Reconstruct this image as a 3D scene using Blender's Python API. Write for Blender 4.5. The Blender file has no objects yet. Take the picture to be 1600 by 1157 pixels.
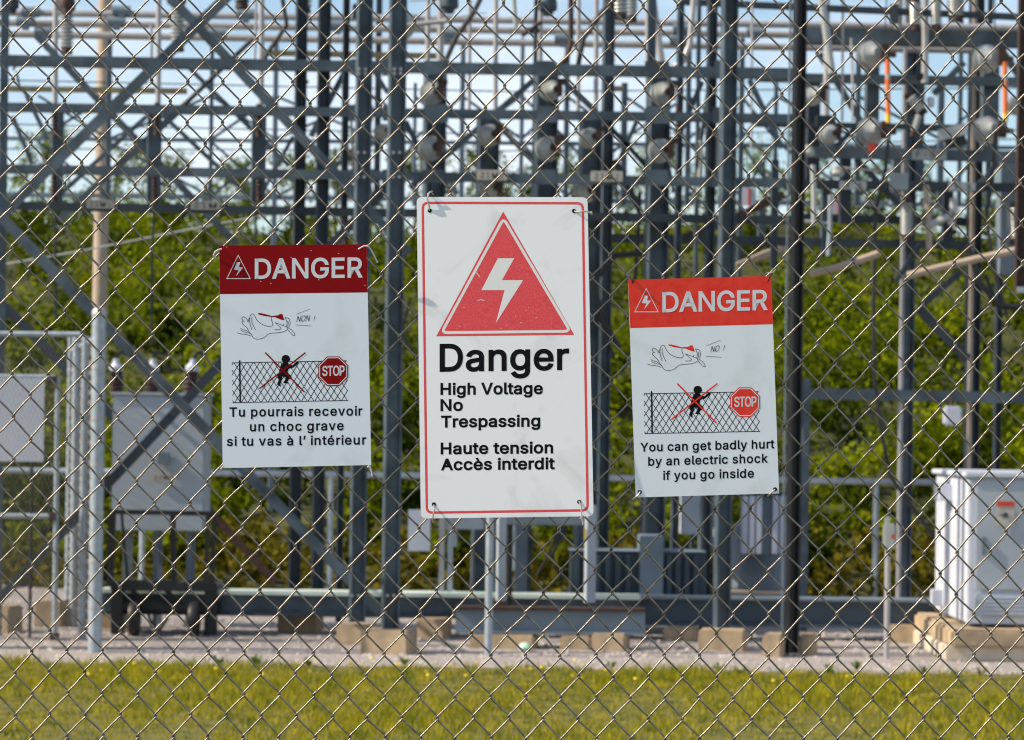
import bpy, bmesh, math, random
import numpy as np
from mathutils import Vector, Matrix
random.seed(7); rng = np.random.default_rng(11)
sc = bpy.context.scene
col = sc.collection
R = math.radians

# ---------------------------------------------------------------- camera
F = 4444.4            # focal length in photograph pixels (1600 px wide, 100 mm on 36 mm)
HY = 665.0            # horizon row
EYE = 1.6
ROLL = R(0.75)
cR, sR = math.cos(ROLL), math.sin(ROLL)
cam_d = bpy.data.cameras.new('camera'); cam = bpy.data.objects.new('camera', cam_d); col.objects.link(cam)
cam_d.lens = 100; cam_d.sensor_width = 36; cam_d.sensor_fit = 'HORIZONTAL'
cam_d.shift_y = (HY - 578.5) / 1600
cam_d.clip_start = 0.05; cam_d.clip_end = 3000
cam.matrix_world = Matrix(((cR, -sR, 0, 0), (0, 0, -1, 0), (sR, cR, 0, EYE), (0, 0, 0, 1)))
cam_d.dof.use_dof = True; cam_d.dof.focus_distance = 4.83; cam_d.dof.aperture_fstop = 13
sc.camera = cam

# ---------------------------------------------------------------- sky and sun
SUN_EL, SUN_FRONT = R(40), R(7)          # sun stands to the left, a little on the camera's side
S = Vector((-math.cos(SUN_EL)*math.cos(SUN_FRONT), -math.cos(SUN_EL)*math.sin(SUN_FRONT), math.sin(SUN_EL)))
w = bpy.data.worlds.new('World'); sc.world = w; w.use_nodes = True
nt = w.node_tree; N = nt.nodes; L = nt.links; N.clear()
sky = N.new('ShaderNodeTexSky'); sky.sky_type = 'NISHITA'; sky.sun_disc = False
sky.sun_elevation = SUN_EL; sky.sun_rotation = R(270) - SUN_FRONT
sky.altitude = 100; sky.air_density = 1.0; sky.dust_density = 0.5; sky.ozone_density = 2.0
tc = N.new('ShaderNodeTexCoord'); mp = N.new('ShaderNodeMapping'); mp.inputs['Scale'].default_value = (1, 1, 3.2)
nz = N.new('ShaderNodeTexNoise'); nz.inputs['Scale'].default_value = 5.0; nz.inputs['Detail'].default_value = 5; nz.inputs['Roughness'].default_value = 0.55
mp.inputs['Location'].default_value = (0.35, 0, 0.1)
rp = N.new('ShaderNodeValToRGB'); rp.color_ramp.elements[0].position = 0.42; rp.color_ramp.elements[1].position = 0.68
mx = N.new('ShaderNodeMix'); mx.data_type = 'RGBA'
cl = N.new('ShaderNodeMath'); cl.operation = 'MULTIPLY'; cl.inputs[1].default_value = 0.75
bg = N.new('ShaderNodeBackground'); bg.inputs['Strength'].default_value = 0.10
out = N.new('ShaderNodeOutputWorld')
L.new(tc.outputs['Generated'], mp.inputs[0]); L.new(mp.outputs[0], nz.inputs['Vector']); L.new(nz.outputs['Fac'], rp.inputs[0])
L.new(rp.outputs[0], cl.inputs[0]); L.new(cl.outputs[0], mx.inputs['Factor'])
L.new(sky.outputs[0], mx.inputs[6]); mx.inputs[7].default_value = (7.6, 7.7, 8.4, 1)
L.new(mx.outputs[2], bg.inputs[0]); L.new(bg.outputs[0], out.inputs[0])
sd = bpy.data.lights.new('sun', 'SUN'); so = bpy.data.objects.new('sun', sd); col.objects.link(so)
sd.energy = 4.6; sd.angle = R(0.53); sd.color = (1.0, 0.86, 0.68)
so.rotation_euler = S.to_track_quat('Z', 'Y').to_euler(); so.location = (-20, -5, 20)
sc.view_settings.view_transform = 'Standard'; sc.view_settings.look = 'None'
sc.view_settings.gamma = 1; sc.view_settings.use_curve_mapping = False; sc.view_settings.exposure = 0.68
sc.cycles.use_denoising = True; sc.cycles.pixel_filter_type = 'BLACKMAN_HARRIS'; sc.cycles.filter_width = 1.1
sc.cycles.max_bounces = 6; sc.cycles.transparent_max_bounces = 8

# ---------------------------------------------------------------- helpers
def P(px, py, d):
    """world point seen at photograph pixel (px, py) when it stands d metres ahead"""
    dx, dy = (px-800)/F, (py-HY)/F
    return Vector((d*(dx*cR+dy*sR), d, EYE + d*(dx*sR-dy*cR)))
def G(px, d):
    p = P(px, HY+EYE*F/d, d); p.z = 0; return p
def mat(name, c, rough=.6, metal=0., n=0., scale=8., bump=0., c2=None, detail=4, coord='Object', spec=None, bscale=None):
    m = bpy.data.materials.new(name); m.use_nodes = True
    t = m.node_tree; b = t.nodes['Principled BSDF']
    b.inputs['Roughness'].default_value = rough; b.inputs['Metallic'].default_value = metal
    if spec is not None: b.inputs['Specular IOR Level'].default_value = spec
    b.inputs['Base Color'].default_value = (*c, 1)
    if n or c2 or bump:
        tc = t.nodes.new('ShaderNodeTexCoord'); nz = t.nodes.new('ShaderNodeTexNoise')
        nz.inputs['Scale'].default_value = scale; nz.inputs['Detail'].default_value = detail
        t.links.new(tc.outputs[coord], nz.inputs['Vector'])
        if n or c2:
            rp = t.nodes.new('ShaderNodeValToRGB'); rp.color_ramp.elements[0].position = .33; rp.color_ramp.elements[1].position = .67
            a = c2 if c2 else tuple(v*(1-n) for v in c)
            bb = c if c2 else tuple(min(1, v*(1+n)) for v in c)
            rp.color_ramp.elements[0].color = (*a, 1); rp.color_ramp.elements[1].color = (*bb, 1)
            t.links.new(nz.outputs['Fac'], rp.inputs[0]); t.links.new(rp.outputs[0], b.inputs['Base Color'])
        if bump:
            bp = t.nodes.new('ShaderNodeBump'); bp.inputs['Strength'].default_value = bump; bp.inputs['Distance'].default_value = .02
            if bscale:
                n2 = t.nodes.new('ShaderNodeTexNoise'); n2.inputs['Scale'].default_value = bscale; t.links.new(tc.outputs[coord], n2.inputs['Vector'])
                t.links.new(n2.outputs['Fac'], bp.inputs['Height'])
            else: t.links.new(nz.outputs['Fac'], bp.inputs['Height'])
            t.links.new(bp.outputs[0], b.inputs['Normal'])
    return m
def leafmat(name, c, c2, scale=1.2, tr=.35, cy=None):
    m = mat(name, c, .75, n=.1, scale=scale, c2=c2, detail=3)
    t = m.node_tree; b = t.nodes['Principled BSDF']; o = [x for x in t.nodes if x.type == 'OUTPUT_MATERIAL'][0]
    b.inputs['Specular IOR Level'].default_value = .06
    td = t.nodes.new('ShaderNodeBsdfTranslucent'); ms = t.nodes.new('ShaderNodeMixShader'); ms.inputs[0].default_value = tr
    rp = [x for x in t.nodes if x.type == 'VALTORGB'][0]
    oi = t.nodes.new('ShaderNodeObjectInfo'); hs = t.nodes.new('ShaderNodeHueSaturation')
    mr = t.nodes.new('ShaderNodeMapRange'); mr.inputs[3].default_value = .75; mr.inputs[4].default_value = 1.3
    t.links.new(oi.outputs['Random'], mr.inputs[0]); t.links.new(mr.outputs[0], hs.inputs['Value']); t.links.new(rp.outputs[0], hs.inputs['Color'])
    t.links.new(hs.outputs[0], b.inputs['Base Color']); t.links.new(hs.outputs[0], td.inputs[0])
    t.links.new(b.outputs[0], ms.inputs[1]); t.links.new(td.outputs[0], ms.inputs[2]); t.links.new(ms.outputs[0], o.inputs[0])
    return m
M = dict(
    wire=mat('fence_wire_zinc', (.235, .21, .18), .32, .72, n=.35, scale=60, bump=.15, bscale=700),
    pipe=mat('fence_pipe_zinc', (.34, .40, .45), .45, .35, n=.15, scale=20),
    steel=mat('weathered_galvanised_steel', (.068, .096, .122), .48, .2, n=.4, scale=5, bump=.1),
    dsteel=mat('dark_galvanised_steel', (.025, .038, .052), .5, .2, n=.25, scale=5),
    black=mat('black_painted_steel', (.008, .009, .011), .45, .0, n=.3, scale=6),
    tube=mat('aluminium_bus_tube', (.42, .41, .41), .42, .35, n=.1, scale=9),
    lgrey=mat('light_grey_paint', (.36, .41, .46), .5, 0, n=.08, scale=3),
    white=mat('white_enclosure_paint', (.52, .56, .64), .5, 0, n=.05, scale=2),
    tgrey=mat('transformer_grey_paint', (.14, .185, .225), .5, .0, n=.15, scale=3),
    dblue=mat('dark_blue_grey_paint', (.035, .06, .085), .5, 0, n=.15, scale=4),
    porc=mat('grey_white_porcelain', (.37, .395, .39), .25, 0, n=.06, scale=6),
    brown=mat('brown_porcelain', (.045, .02, .014), .25, 0, n=.2, scale=20),
    cast=mat('rusty_dark_hardware', (.02, .013, .011), .6, .2, c2=(.07, .03, .02), scale=25),
    orange=mat('orange_fibreglass_tube', (.75, .17, .03), .4, 0, n=.08, scale=30),
    yellow=mat('yellow_paint', (.8, .5, .03), .4, 0, n=.05, scale=10),
    redp=mat('red_paint', (.6, .05, .03), .5, 0, n=.1, scale=10),
    wood=mat('weathered_pole_wood', (.47, .38, .30), .8, 0, c2=(.36, .28, .21), scale=4, bump=.3),
    conc=mat('tan_concrete', (.46, .345, .215), .85, 0, c2=(.27, .21, .14), scale=7, bump=.3),
    paleb=mat('pale_painted_beam', (.58, .68, .60), .5, 0, n=.08, scale=4),
    plate=mat('cream_number_plate', (.46, .43, .38), .5, 0, n=.08, scale=20),
    ink=mat('black_print', (.004, .004, .006), .5, spec=.12),
    cable=mat('black_cable_jacket', (.012, .012, .014), .5),
    sw=mat('main_sign_white_enamel', (.80, .83, .87), .38, 0, n=.035, scale=6, spec=.5),
    sb=mat('left_sign_white_vinyl', (.72, .80, .89), .42, 0, n=.02, scale=12, spec=.4),
    sr=mat('right_sign_white_vinyl', (.74, .81, .88), .42, 0, n=.03, scale=12, spec=.4),
    red_m=mat('faded_speckled_red_print', (.70, .05, .065), .45, 0, c2=(.74, .11, .12), scale=420, detail=3, spec=.25),
    red_l=mat('dark_red_print', (.24, .0004, .003), .5, 0, n=.06, scale=30, spec=.12),
    red_r=mat('sun_bleached_red_print', (.80, .06, .035), .4, 0, c2=(.74, .03, .02), scale=45, detail=6, spec=.2),
    pw=mat('white_lettering_print', (.68, .71, .76), .4),
    pwm=mat('white_print', (.76, .77, .77), .4),
    scuff=mat('pale_scuff', (.74, .5, .5), .5),
    leaf=leafmat('sunny_tree_leaves', (.16, .22, .006), (.06, .10, .003), tr=.5),
    shrub=leafmat('hillside_shrub_leaves', (.21, .25, .002), (.016, .032, .001), scale=.9, tr=.4),
    dry=leafmat('dry_hillside_grass', (.19, .16, .01), (.10, .09, .008), scale=1.5, tr=.3),
    bark=mat('young_tree_bark', (.10, .08, .06), .9, 0, n=.3, scale=10),
    gblade=leafmat('lawn_grass_blades', (.44, .36, .02), (.06, .11, .005), scale=7, tr=.35),
    dand=mat('yellow_flower_heads', (.85, .62, .02), .6),
)
for k_, dk in (('sw', .80), ('sb', .86), ('sr', .84)):      # faint blotches of dirt and fading on the sign faces
    rp = [x for x in M[k_].node_tree.nodes if x.type == 'VALTORGB'][0]; nz = [x for x in M[k_].node_tree.nodes if x.type == 'TEX_NOISE'][0]
    nz.inputs['Scale'].default_value = 7; nz.inputs['Detail'].default_value = 9; nz.inputs['Roughness'].default_value = .62; nz.inputs['Distortion'].default_value = .5
    c = tuple(rp.color_ramp.elements[1].color); rp.color_ramp.elements[0].position = .30; rp.color_ramp.elements[1].position = .47
    rp.color_ramp.elements[0].color = (c[0]*dk, c[1]*dk, c[2]*dk*.97, 1)
[x for x in M['shrub'].node_tree.nodes if x.type == 'VALTORGB'][0].color_ramp.elements[0].position = .41
class MB:
    def __init__(s): s.v = []; s.f = []
    def add(s, vs, fs):
        o = len(s.v); s.v += [tuple(v) for v in vs]; s.f += [tuple(i+o for i in f) for f in fs]
    def frame(s, a, b, up=None):
        z = (b-a).normalized(); up = Vector(up) if up is not None else Vector((0, -1, 0))
        if abs(z.dot(up)) > .97: up = Vector((1, 0, 0))
        x = up.cross(z).normalized(); return x, z.cross(x), z
    def prof(s, a, b, pts, up=None):
        a = Vector(a); b = Vector(b); x, y, z = s.frame(a, b, up); n = len(pts)
        vs = [a+x*p[0]+y*p[1] for p in pts]+[b+x*p[0]+y*p[1] for p in pts]
        s.add(vs, [(i, (i+1) % n, n+(i+1) % n, n+i) for i in range(n)]+[tuple(range(n))[::-1], tuple(range(n, 2*n))])
    def bar(s, a, b, w, h, up=None):
        s.prof(a, b, [(-w/2, -h/2), (w/2, -h/2), (w/2, h/2), (-w/2, h/2)], up)
    def hsec(s, a, b, w, h, t=.009, up=None):      # H section; flanges face along 'up'
        W, H = w/2, h/2; q = t/2
        s.prof(a, b, [(-W, -H), (W, -H), (W, -H+t), (q, -H+t), (q, H-t), (W, H-t), (W, H), (-W, H), (-W, H-t), (-q, H-t), (-q, -H+t), (-W, -H+t)], up)
    def chan(s, a, b, w, h, t=.009, up=None):      # channel open away from the viewer
        W, H = w/2, h/2
        s.prof(a, b, [(-W, -H), (-W+t, -H), (-W+t, H-t), (W-t, H-t), (W-t, -H), (W, -H), (W, H), (-W, H)], up)
    def ang(s, a, b, w, t=.009, up=None):          # angle iron
        W = w/2
        s.prof(a, b, [(-W, -W), (-W+t, -W), (-W+t, W-t), (W, W-t), (W, W), (-W, W)], up)
    def box(s, c, sx, sy, sz, rz=0):
        c = Vector(c); m = Matrix.Rotation(rz, 3, 'Z')
        vs = [c+m@Vector((x*sx/2, y*sy/2, z*sz/2)) for z in (-1, 1) for (x, y) in ((-1, -1), (1, -1), (1, 1), (-1, 1))]
        s.add(vs, [(3, 2, 1, 0), (4, 5, 6, 7), (0, 1, 5, 4), (1, 2, 6, 5), (2, 3, 7, 6), (3, 0, 4, 7)])
    def tube(s, pts, r, n=8, cap=True):
        pts = [Vector(p) for p in pts]; k = len(pts); rr = r if isinstance(r, (list, tuple)) else [r]*k
        o = len(s.v); up = None
        for i, p in enumerate(pts):
            d = (pts[min(i+1, k-1)]-pts[max(i-1, 0)]).normalized()
            if up is None: up = Vector((0, 0, 1)) if abs(d.z) < .9 else Vector((1, 0, 0))
            x = up.cross(d).normalized(); y = d.cross(x); up = y
            for j in range(n):
                a = 2*math.pi*j/n; s.v.append(tuple(p+x*(rr[i]*math.cos(a))+y*(rr[i]*math.sin(a))))
        for i in range(k-1):
            for j in range(n):
                s.f.append((o+i*n+j, o+i*n+(j+1) % n, o+(i+1)*n+(j+1) % n, o+(i+1)*n+j))
        if cap: s.f += [tuple(o+j for j in range(n))[::-1], tuple(o+(k-1)*n+j for j in range(n))]
    def lathe(s, o, ax, prof, n=14):
        o = Vector(o); ax = Vector(ax).normalized()
        s.tube([o+ax*h for h, r in prof], [max(r, .0005) for h, r in prof], n) if False else s._l(o, ax, prof, n)
    def _l(s, o, ax, prof, n):
        up = Vector((0, 0, 1)) if abs(ax.z) < .9 else Vector((1, 0, 0)); x = up.cross(ax).normalized(); y = ax.cross(x); b = len(s.v)
        for h, r in prof:
            for j in range(n):
                a = 2*math.pi*j/n; s.v.append(tuple(o+ax*h+x*(r*math.cos(a))+y*(r*math.sin(a))))
        k = len(prof)
        for i in range(k-1):
            for j in range(n): s.f.append((b+i*n+j, b+i*n+(j+1) % n, b+(i+1)*n+(j+1) % n, b+(i+1)*n+j))
        s.f += [tuple(b+j for j in range(n))[::-1], tuple(b+(k-1)*n+j for j in range(n))]
    def build(s, name, m, parent=None, smooth=False, origin=None, bevel=0, kind=None, label=None):
        me = bpy.data.meshes.new(name); me.from_pydata(s.v, [], s.f); me.update()
        if bevel:
            bm = bmesh.new(); bm.from_mesh(me)
            bmesh.ops.bevel(bm, geom=[e for e in bm.edges], offset=bevel, segments=2, affect='EDGES'); bm.to_mesh(me); bm.free()
        ob = bpy.data.objects.new(name, me); col.objects.link(ob); me.materials.append(M[m] if isinstance(m, str) else m)
        if smooth:
            me.polygons.foreach_set('use_smooth', [True]*len(me.polygons))
            try: me.set_sharp_from_angle(angle=R(40))
            except Exception: pass
        c = Vector(origin) if origin is not None else (parent.location.copy() if parent and not isinstance(parent.data, bpy.types.Mesh) else None)
        if c is None and parent is None:
            a = np.array(s.v); c = Vector(((a[:, 0].min()+a[:, 0].max())/2, (a[:, 1].min()+a[:, 1].max())/2, a[:, 2].min()))
        if parent is not None and c is None: c = wl(parent)
        me.transform(Matrix.Translation(-c))
        if parent is not None: ob.parent = parent; ob.location = c-wl(parent)
        else: ob.location = c
        if kind: ob['kind'] = kind
        if label: ob['label'] = label
        return ob
def wl(o):
    v = o.location.copy()
    while o.parent: o = o.parent; v += o.location
    return v
def tag(o, label, cat, group=None):
    o['label'] = label; o['category'] = cat
    if group: o['group'] = group
    return o
def thing(name, label, cat, loc, group=None):
    o = bpy.data.objects.new(name, None); o.empty_display_size = .1; col.objects.link(o); o.location = loc
    return tag(o, label, cat, group)
def copy_thing(o, loc, label, rz=0, scale=None):
    c = o.copy(); col.objects.link(c); c.location = loc; c['label'] = label; c.rotation_euler.z = rz
    if scale: c.scale = (scale,)*3 if isinstance(scale, (int, float)) else scale
    for ch in o.children:
        d = ch.copy(); col.objects.link(d); d.parent = c
        for g in ch.children:
            e = g.copy(); col.objects.link(e); e.parent = d
    return c
def np_mesh(name, verts, faces_flat, per, m, kind=None, parent=None):
    me = bpy.data.meshes.new(name); nf = len(faces_flat)//per
    me.vertices.add(len(verts)); me.vertices.foreach_set('co', np.asarray(verts, dtype=np.float32).ravel())
    me.loops.add(len(faces_flat)); me.loops.foreach_set('vertex_index', np.asarray(faces_flat, dtype=np.int32))
    me.polygons.add(nf); me.polygons.foreach_set('loop_start', np.arange(0, nf*per, per, dtype=np.int32))
    me.polygons.foreach_set('loop_total', np.full(nf, per, dtype=np.int32)); me.update(calc_edges=True); me.validate()
    ob = bpy.data.objects.new(name, me); col.objects.link(ob); me.materials.append(M[m])
    if kind: ob['kind'] = kind
    if parent: ob.parent = parent
    return ob

# ================================================================ SETTING
GE = 18.75   # where lawn meets gravel
def hill_z(x, y):
    t = max(0., y-27.2); z = .185*t if t < 29 else .185*29+.02*(t-29)
    z += (.35*math.sin(x*.33+y*.21)+.22*math.sin(x*.71-y*.4+2))*min(1, t/8)
    return max(z, 0)
def sheet(name, x0, x1, y0, y1, nx, ny, zf, m):
    v = [(x0+(x1-x0)*i/nx, y0+(y1-y0)*j/ny, zf(x0+(x1-x0)*i/nx, y0+(y1-y0)*j/ny)) for j in range(ny+1) for i in range(nx+1)]
    f = [(j*(nx+1)+i, j*(nx+1)+i+1, (j+1)*(nx+1)+i+1, (j+1)*(nx+1)+i) for j in range(ny) for i in range(nx)]
    b = MB(); b.v = v; b.f = f; o = b.build(name, m, smooth=True, origin=(0, 0, 0)); o['kind'] = 'structure'; return o
g_earth = mat('far_field_grass', (.10, .12, .03), .9, 0, n=.3, scale=.05)
g_lawn = mat('lawn_soil_and_thatch', (.15, .13, .02), .9, 0, c2=(.06, .06, .01), scale=6, bump=.4)
g_grav = mat('crushed_stone', (.40, .355, .325), .9, 0, c2=(.17, .155, .15), scale=28, detail=6, bump=.8)
g_hill = mat('hillside_grass_and_soil', (.06, .065, .004), .95, 0, c2=(.025, .028, .004), scale=1.3, detail=6, bump=.5)
sheet('ground', -1500, 1500, -300, 2500, 2, 2, lambda x, y: -.06, g_earth)
sheet('lawn', -40, 40, -12, GE, 60, 24, lambda x, y: 0.0, g_lawn)
sheet('gravel', -40, 40, GE-.3, 34, 40, 20, lambda x, y: -.004 if y < GE else 0.0, g_grav)
sheet('hillside', -60, 60, 27.1, 110, 120, 80, lambda x, y: hill_z(x, y)-.02*(y < 27.4), g_hill)

# lawn blades
def blades(n, x0, x1, y0, y1, hmin, hmax, wid, m, name):
    x = rng.uniform(x0, x1, n); y = y0+(y1-y0)*rng.random(n)**.8
    edge = y > GE-.35
    keep = ~edge | (np.sin(x*7)+np.sin(x*17.3)*.8+rng.normal(0, .8, n) > -.2); x, y = x[keep], y[keep]; n = len(x)
    patch = .75+.3*np.sin(x*1.7+y)+.25*np.sin(x*4.1-y*2.2)
    patch = patch*np.where(rng.random(n) < .06, 1.5, 1.0)+.25*np.sin(x*11+np.sin(y*5)*2)*np.sin(y*6.5); h = rng.uniform(hmin, hmax, n)*np.clip(patch, .35, 1.7); a = rng.uniform(0, 2*np.pi, n); le = rng.normal(0, .35, (n, 2))*h[:, None]
    ww = wid*rng.uniform(.7, 1.4, n)
    b0 = np.stack([x-np.cos(a)*ww, y-np.sin(a)*ww, np.zeros(n)], 1); b1 = np.stack([x+np.cos(a)*ww, y+np.sin(a)*ww, np.zeros(n)], 1)
    t = np.stack([x+le[:, 0], y+le[:, 1], h], 1)
    v = np.stack([b0, b1, t], 1).reshape(-1, 3); return np_mesh(name, v, np.arange(len(v)), 3, m, 'stuff')
blades(120000, -6, 6, 12.5, GE+.12, .02, .062, .0036, 'gblade', 'grass')
b = MB()
for i in range(38):
    x = random.choice([-1.3, -1.2, -2.6, 1.9, 0.6, -.3])+random.gauss(0, .5); y = random.uniform(17.2, GE)
    b.box((x, y, random.uniform(.05, .085)), .018, .018, .012, random.random()*3)
b.build('lawn_flowers', 'dand', kind='stuff', origin=(0, 0, 0))
cs = []
for i in range(20):
    x = rng.uniform(-4.5, 4.5); y = GE+rng.normal(-.1, .22)
    for _ in range(12):
        a = rng.uniform(0, 6.28); l = rng.uniform(.03, .09); dx, dy = math.cos(a)*l, math.sin(a)*l; w_ = .011
        b0 = np.array([x, y, 0.]); m_ = b0+[dx*.55, dy*.55, l*.75]; tp = b0+[dx, dy, l*.8]; sd_ = np.array([-math.sin(a), math.cos(a), 0])*w_
        cs += [b0, m_-sd_, tp, m_+sd_]
v = np.array(cs); M['weed'] = leafmat('verge_weed_leaves', (.16, .26, .015), (.08, .14, .01)); np_mesh('verge_weeds', v, np.arange(len(v)), 4, 'weed', 'stuff')
# loose stones on the gravel
n = 9000; x = rng.uniform(-6.5, 7, n); y = GE+.0+(rng.random(n)**1.4)*10; r = rng.uniform(.008, .024, n)
base = np.array([(1, 0, 0), (0, 1, 0), (-1, 0, 0), (0, -1, 0), (0, 0, .8)]); fc = np.array([0, 1, 4, 1, 2, 4, 2, 3, 4, 3, 0, 4])
ang = rng.uniform(0, 6.28, n); sq = rng.uniform(.6, 1.3, (n, 3))
bv = base[None]*sq[:, None, :]*r[:, None, None]; ca, sa = np.cos(ang)[:, None], np.sin(ang)[:, None]
vv = np.stack([bv[..., 0]*ca-bv[..., 1]*sa+x[:, None], bv[..., 0]*sa+bv[..., 1]*ca+y[:, None], bv[..., 2]], 2).reshape(-1, 3)
M['stone'] = mat('loose_crushed_stones', (.50, .45, .42), .85, 0, c2=(.22, .21, .21), scale=14)
np_mesh('loose_gravel', vv, (fc[None]+np.arange(n)[:, None]*5).ravel(), 3, 'stone', 'stuff')

# vegetation
def leaf_quads(cs, size):
    n = len(cs); a = rng.normal(0, 1, (n, 3)); a /= np.linalg.norm(a, axis=1)[:, None]
    t = rng.normal(0, 1, (n, 3)); b_ = np.cross(a, t); b_ /= np.linalg.norm(b_, axis=1)[:, None]
    s = (size*rng.uniform(.6, 1.4, n))[:, None]; a = a*s; b_ = b_*s*.6
    return np.stack([cs-a, cs-b_, cs+a, cs+b_], 1).reshape(-1, 3)
def clump_pts(n, c, r, k):
    """n points spread through k lumps inside an ellipsoid"""
    cc = rng.normal(0, .5, (k, 3)); cc /= np.maximum(1, np.linalg.norm(cc, axis=1))[:, None]
    idx = rng.integers(0, k, n); p = cc[idx]+rng.normal(0, .2, (n, 3)); return np.array(c)+p*np.array(r)
vs = []
for i in range(760):
    y = 27.8+(rng.random()**1.25)*29; x = rng.uniform(-.24, .24)*y*1.15
    z = hill_z(x, y); s = rng.uniform(.35, .95)*(1 if y > 31 else .5)
    vs.append(leaf_quads(clump_pts(300, (x, y, z+s*.45), (s*1.0, s*.9, s*.7), 9), .047))
v = np.concatenate(vs); o = np_mesh('hillside_shrubs', v, np.arange(len(v)), 4, 'shrub', 'stuff')
vs = []
for i in range(900):
    y = rng.uniform(26.9, 29.2); x = rng.uniform(-7, 7.5); z = hill_z(x, y)
    vs.append(leaf_quads(clump_pts(14, (x, y, z+.12), (.14, .14, .22), 2), .05))
v = np.concatenate(vs); np_mesh('dry_grass_at_hill_foot', v, np.arange(len(v)), 4, 'dry', 'stuff')

def make_tree(kind, label):
    t = thing(kind, label, 'tree', (0, 0, 0), 'young trees along the top of the hill')
    b = MB(); tips = []
    b.tube([(0, 0, -.3), (.05, 0, .8), (.0, .05, 1.7), (.08, 0, 2.7)], [.07, .055, .04, .015], 7)
    for i in range(9):
        h = random.uniform(.7, 2.4); a = random.uniform(0, 6.28); l = random.uniform(.5, 1.0)
        p0 = Vector((.03, 0, h)); p1 = p0+Vector((math.cos(a)*l*.5, math.sin(a)*l*.5, l*.35)); p2 = p0+Vector((math.cos(a)*l, math.sin(a)*l, l*.85))
        b.tube([p0, p1, p2], [.025, .016, .006], 5); tips += [p1, p2]
    b.build('trunk', 'bark', t, smooth=True)
    tips.append(Vector((.08, 0, 2.8))); cs = []
    for tp in tips:
        cs.append(clump_pts(85, tuple(tp), (.42, .42, .36), 5))
    v = leaf_quads(np.concatenate(cs), .05); np_mesh('crown', v, np.arange(len(v)), 4, 'leaf', None, t)
    return t
protos = [make_tree('young_tree', 'young leafy tree on the hilltop') for _ in range(3)]
TREES = [(-8, 57, 1.0), (-6.9, 56, .8), (-5.9, 58, .95), (-5.2, 55.5, .75), (-4.4, 57.5, .9), (-3.5, 56, 1.05), (-2.9, 58, .8), (-2.0, 57, 1.05),
         (-1.2, 56, .95), (-.3, 58, 1.1), (.4, 56.5, .9), (1.2, 57.5, 1.0), (2.0, 56, .8), (2.9, 58, .95), (3.9, 57, .7), (4.9, 56, .75), (6.0, 58, .8), (7.1, 57, .7), (8.2, 56, .8), (-9.6, 58, 1.0), (9.7, 57, .8)]
where = ['left of the wooden pole', 'just left of the wooden pole', 'just right of the wooden pole', 'above the left transformer box', 'between the wooden pole and the dark red sign',
         'above the left edge of the dark red sign', 'above the dark red sign', 'above the right edge of the dark red sign', 'between the dark red sign and the big white sign',
         'above the left edge of the big white sign', 'above the left part of the red triangle sign', 'above the red warning triangle', 'above the right part of the big white sign',
         'between the big white sign and the bright red sign', 'above the left edge of the bright red sign', 'above the middle of the bright red sign', 'just right of the black post', 'behind the orange fuse tube',
         'above the white enclosure', 'beyond the left edge of the view', 'beyond the right edge of the view']
for i, (x, y, s) in enumerate(TREES):
    lab = 'young leafy tree on the hilltop, '+where[i]
    if i < 3: o = protos[i]; s *= .66; o.location = (x, y, hill_z(x, y)-.1); o.scale = (s, s, s); o['label'] = lab; o.rotation_euler.z = random.random()*6
    else: copy_thing(protos[i % 3], (x, y, hill_z(x, y)-.1), lab, random.random()*6, s*.66)

# ================================================================ STEEL STRUCTURE
def post(parent, px, py, d, w, top=6.2, z0=0., m='steel', sec='h', h=None, name='post', lab=None):
    p = P(px, py, d); b = MB(); a = (p.x, d, z0); c = (p.x, d, top)
    yw = R(13)
    if sec == 'h': b.hsec(a, c, h or w, w, .014, up=(math.cos(yw), math.sin(yw), 0))
    elif sec == 'c': b.chan(a, c, w, h or w*.6, .01, up=(math.sin(yw), -math.cos(yw), 0))
    elif sec == 'box': b.bar(a, c, w, h or w, up=(math.sin(R(14)), -math.cos(R(14)), 0))
    else: b.tube([a, c], w/2, 12)
    return b.build(name, m, parent, smooth=(sec == 't'), label=lab)
def beam(parent, x0, y0, x1, y1, d, hpx, m='steel', sec='c', name='beam', d2=None, dep=None):
    sl = (y1-y0)/max(1, abs(x1-x0))
    if name == 'beam' and x0 <= -60: y0 -= sl*500; x0 -= 500
    if name == 'beam' and x1 >= 1650: y1 += sl*500; x1 += 500
    a = P(x0, y0, d); c = P(x1, y1, d2 or d); b = MB(); h = hpx/F*d
    if sec == 'c': b.chan(a, c, h, dep or h*.8, .01)
    elif sec == 'h': b.hsec(a, c, dep or h*.8, h, .012, up=(0, 0, 1))
    elif sec == 'a': b.ang(a, c, h)
    else: b.tube([a, c], h/2, 12)
    return b.build(name, m, parent, smooth=(sec == 't'))
fr = thing('steel_switch_structure', 'blue grey galvanised steel frame of posts, beams and braces filling the yard behind the signs', 'steel frame', G(620, 21))
FT = [(3, 400, 20.6, 14, 'steel'), (563, 500, 20.5, 22, 'steel'), (617, 500, 19.95, 25, 'steel'), (1135, 500, 20.6, 23, 'steel')]
post(fr, 3, 400, 21.0, .06, sec='c')
post(fr, 564, 480, 20.5, .105, z0=.17, h=.1)
post(fr, 616, 480, 19.95, .112, z0=.165, h=.1)
post(fr, 1134, 480, 20.7, .105, z0=.15, h=.1)
post(fr, 1107, 480, 22.3, .07, m='dsteel')
post(fr, 1244, 480, 20.1, .075, z0=.02, m='black', h=.095, lab='black painted post with a sunlit left edge put on as a slim paler bar')
post(fr, 1229, 480, 20.03, .012, z0=.02, sec='box', m='tgrey')  # slim paler bar, its colour stands in for the black post's sunlit left edge
post(fr, 1256, 900, 22.5, .055, top=2.0, sec='c')
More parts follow.
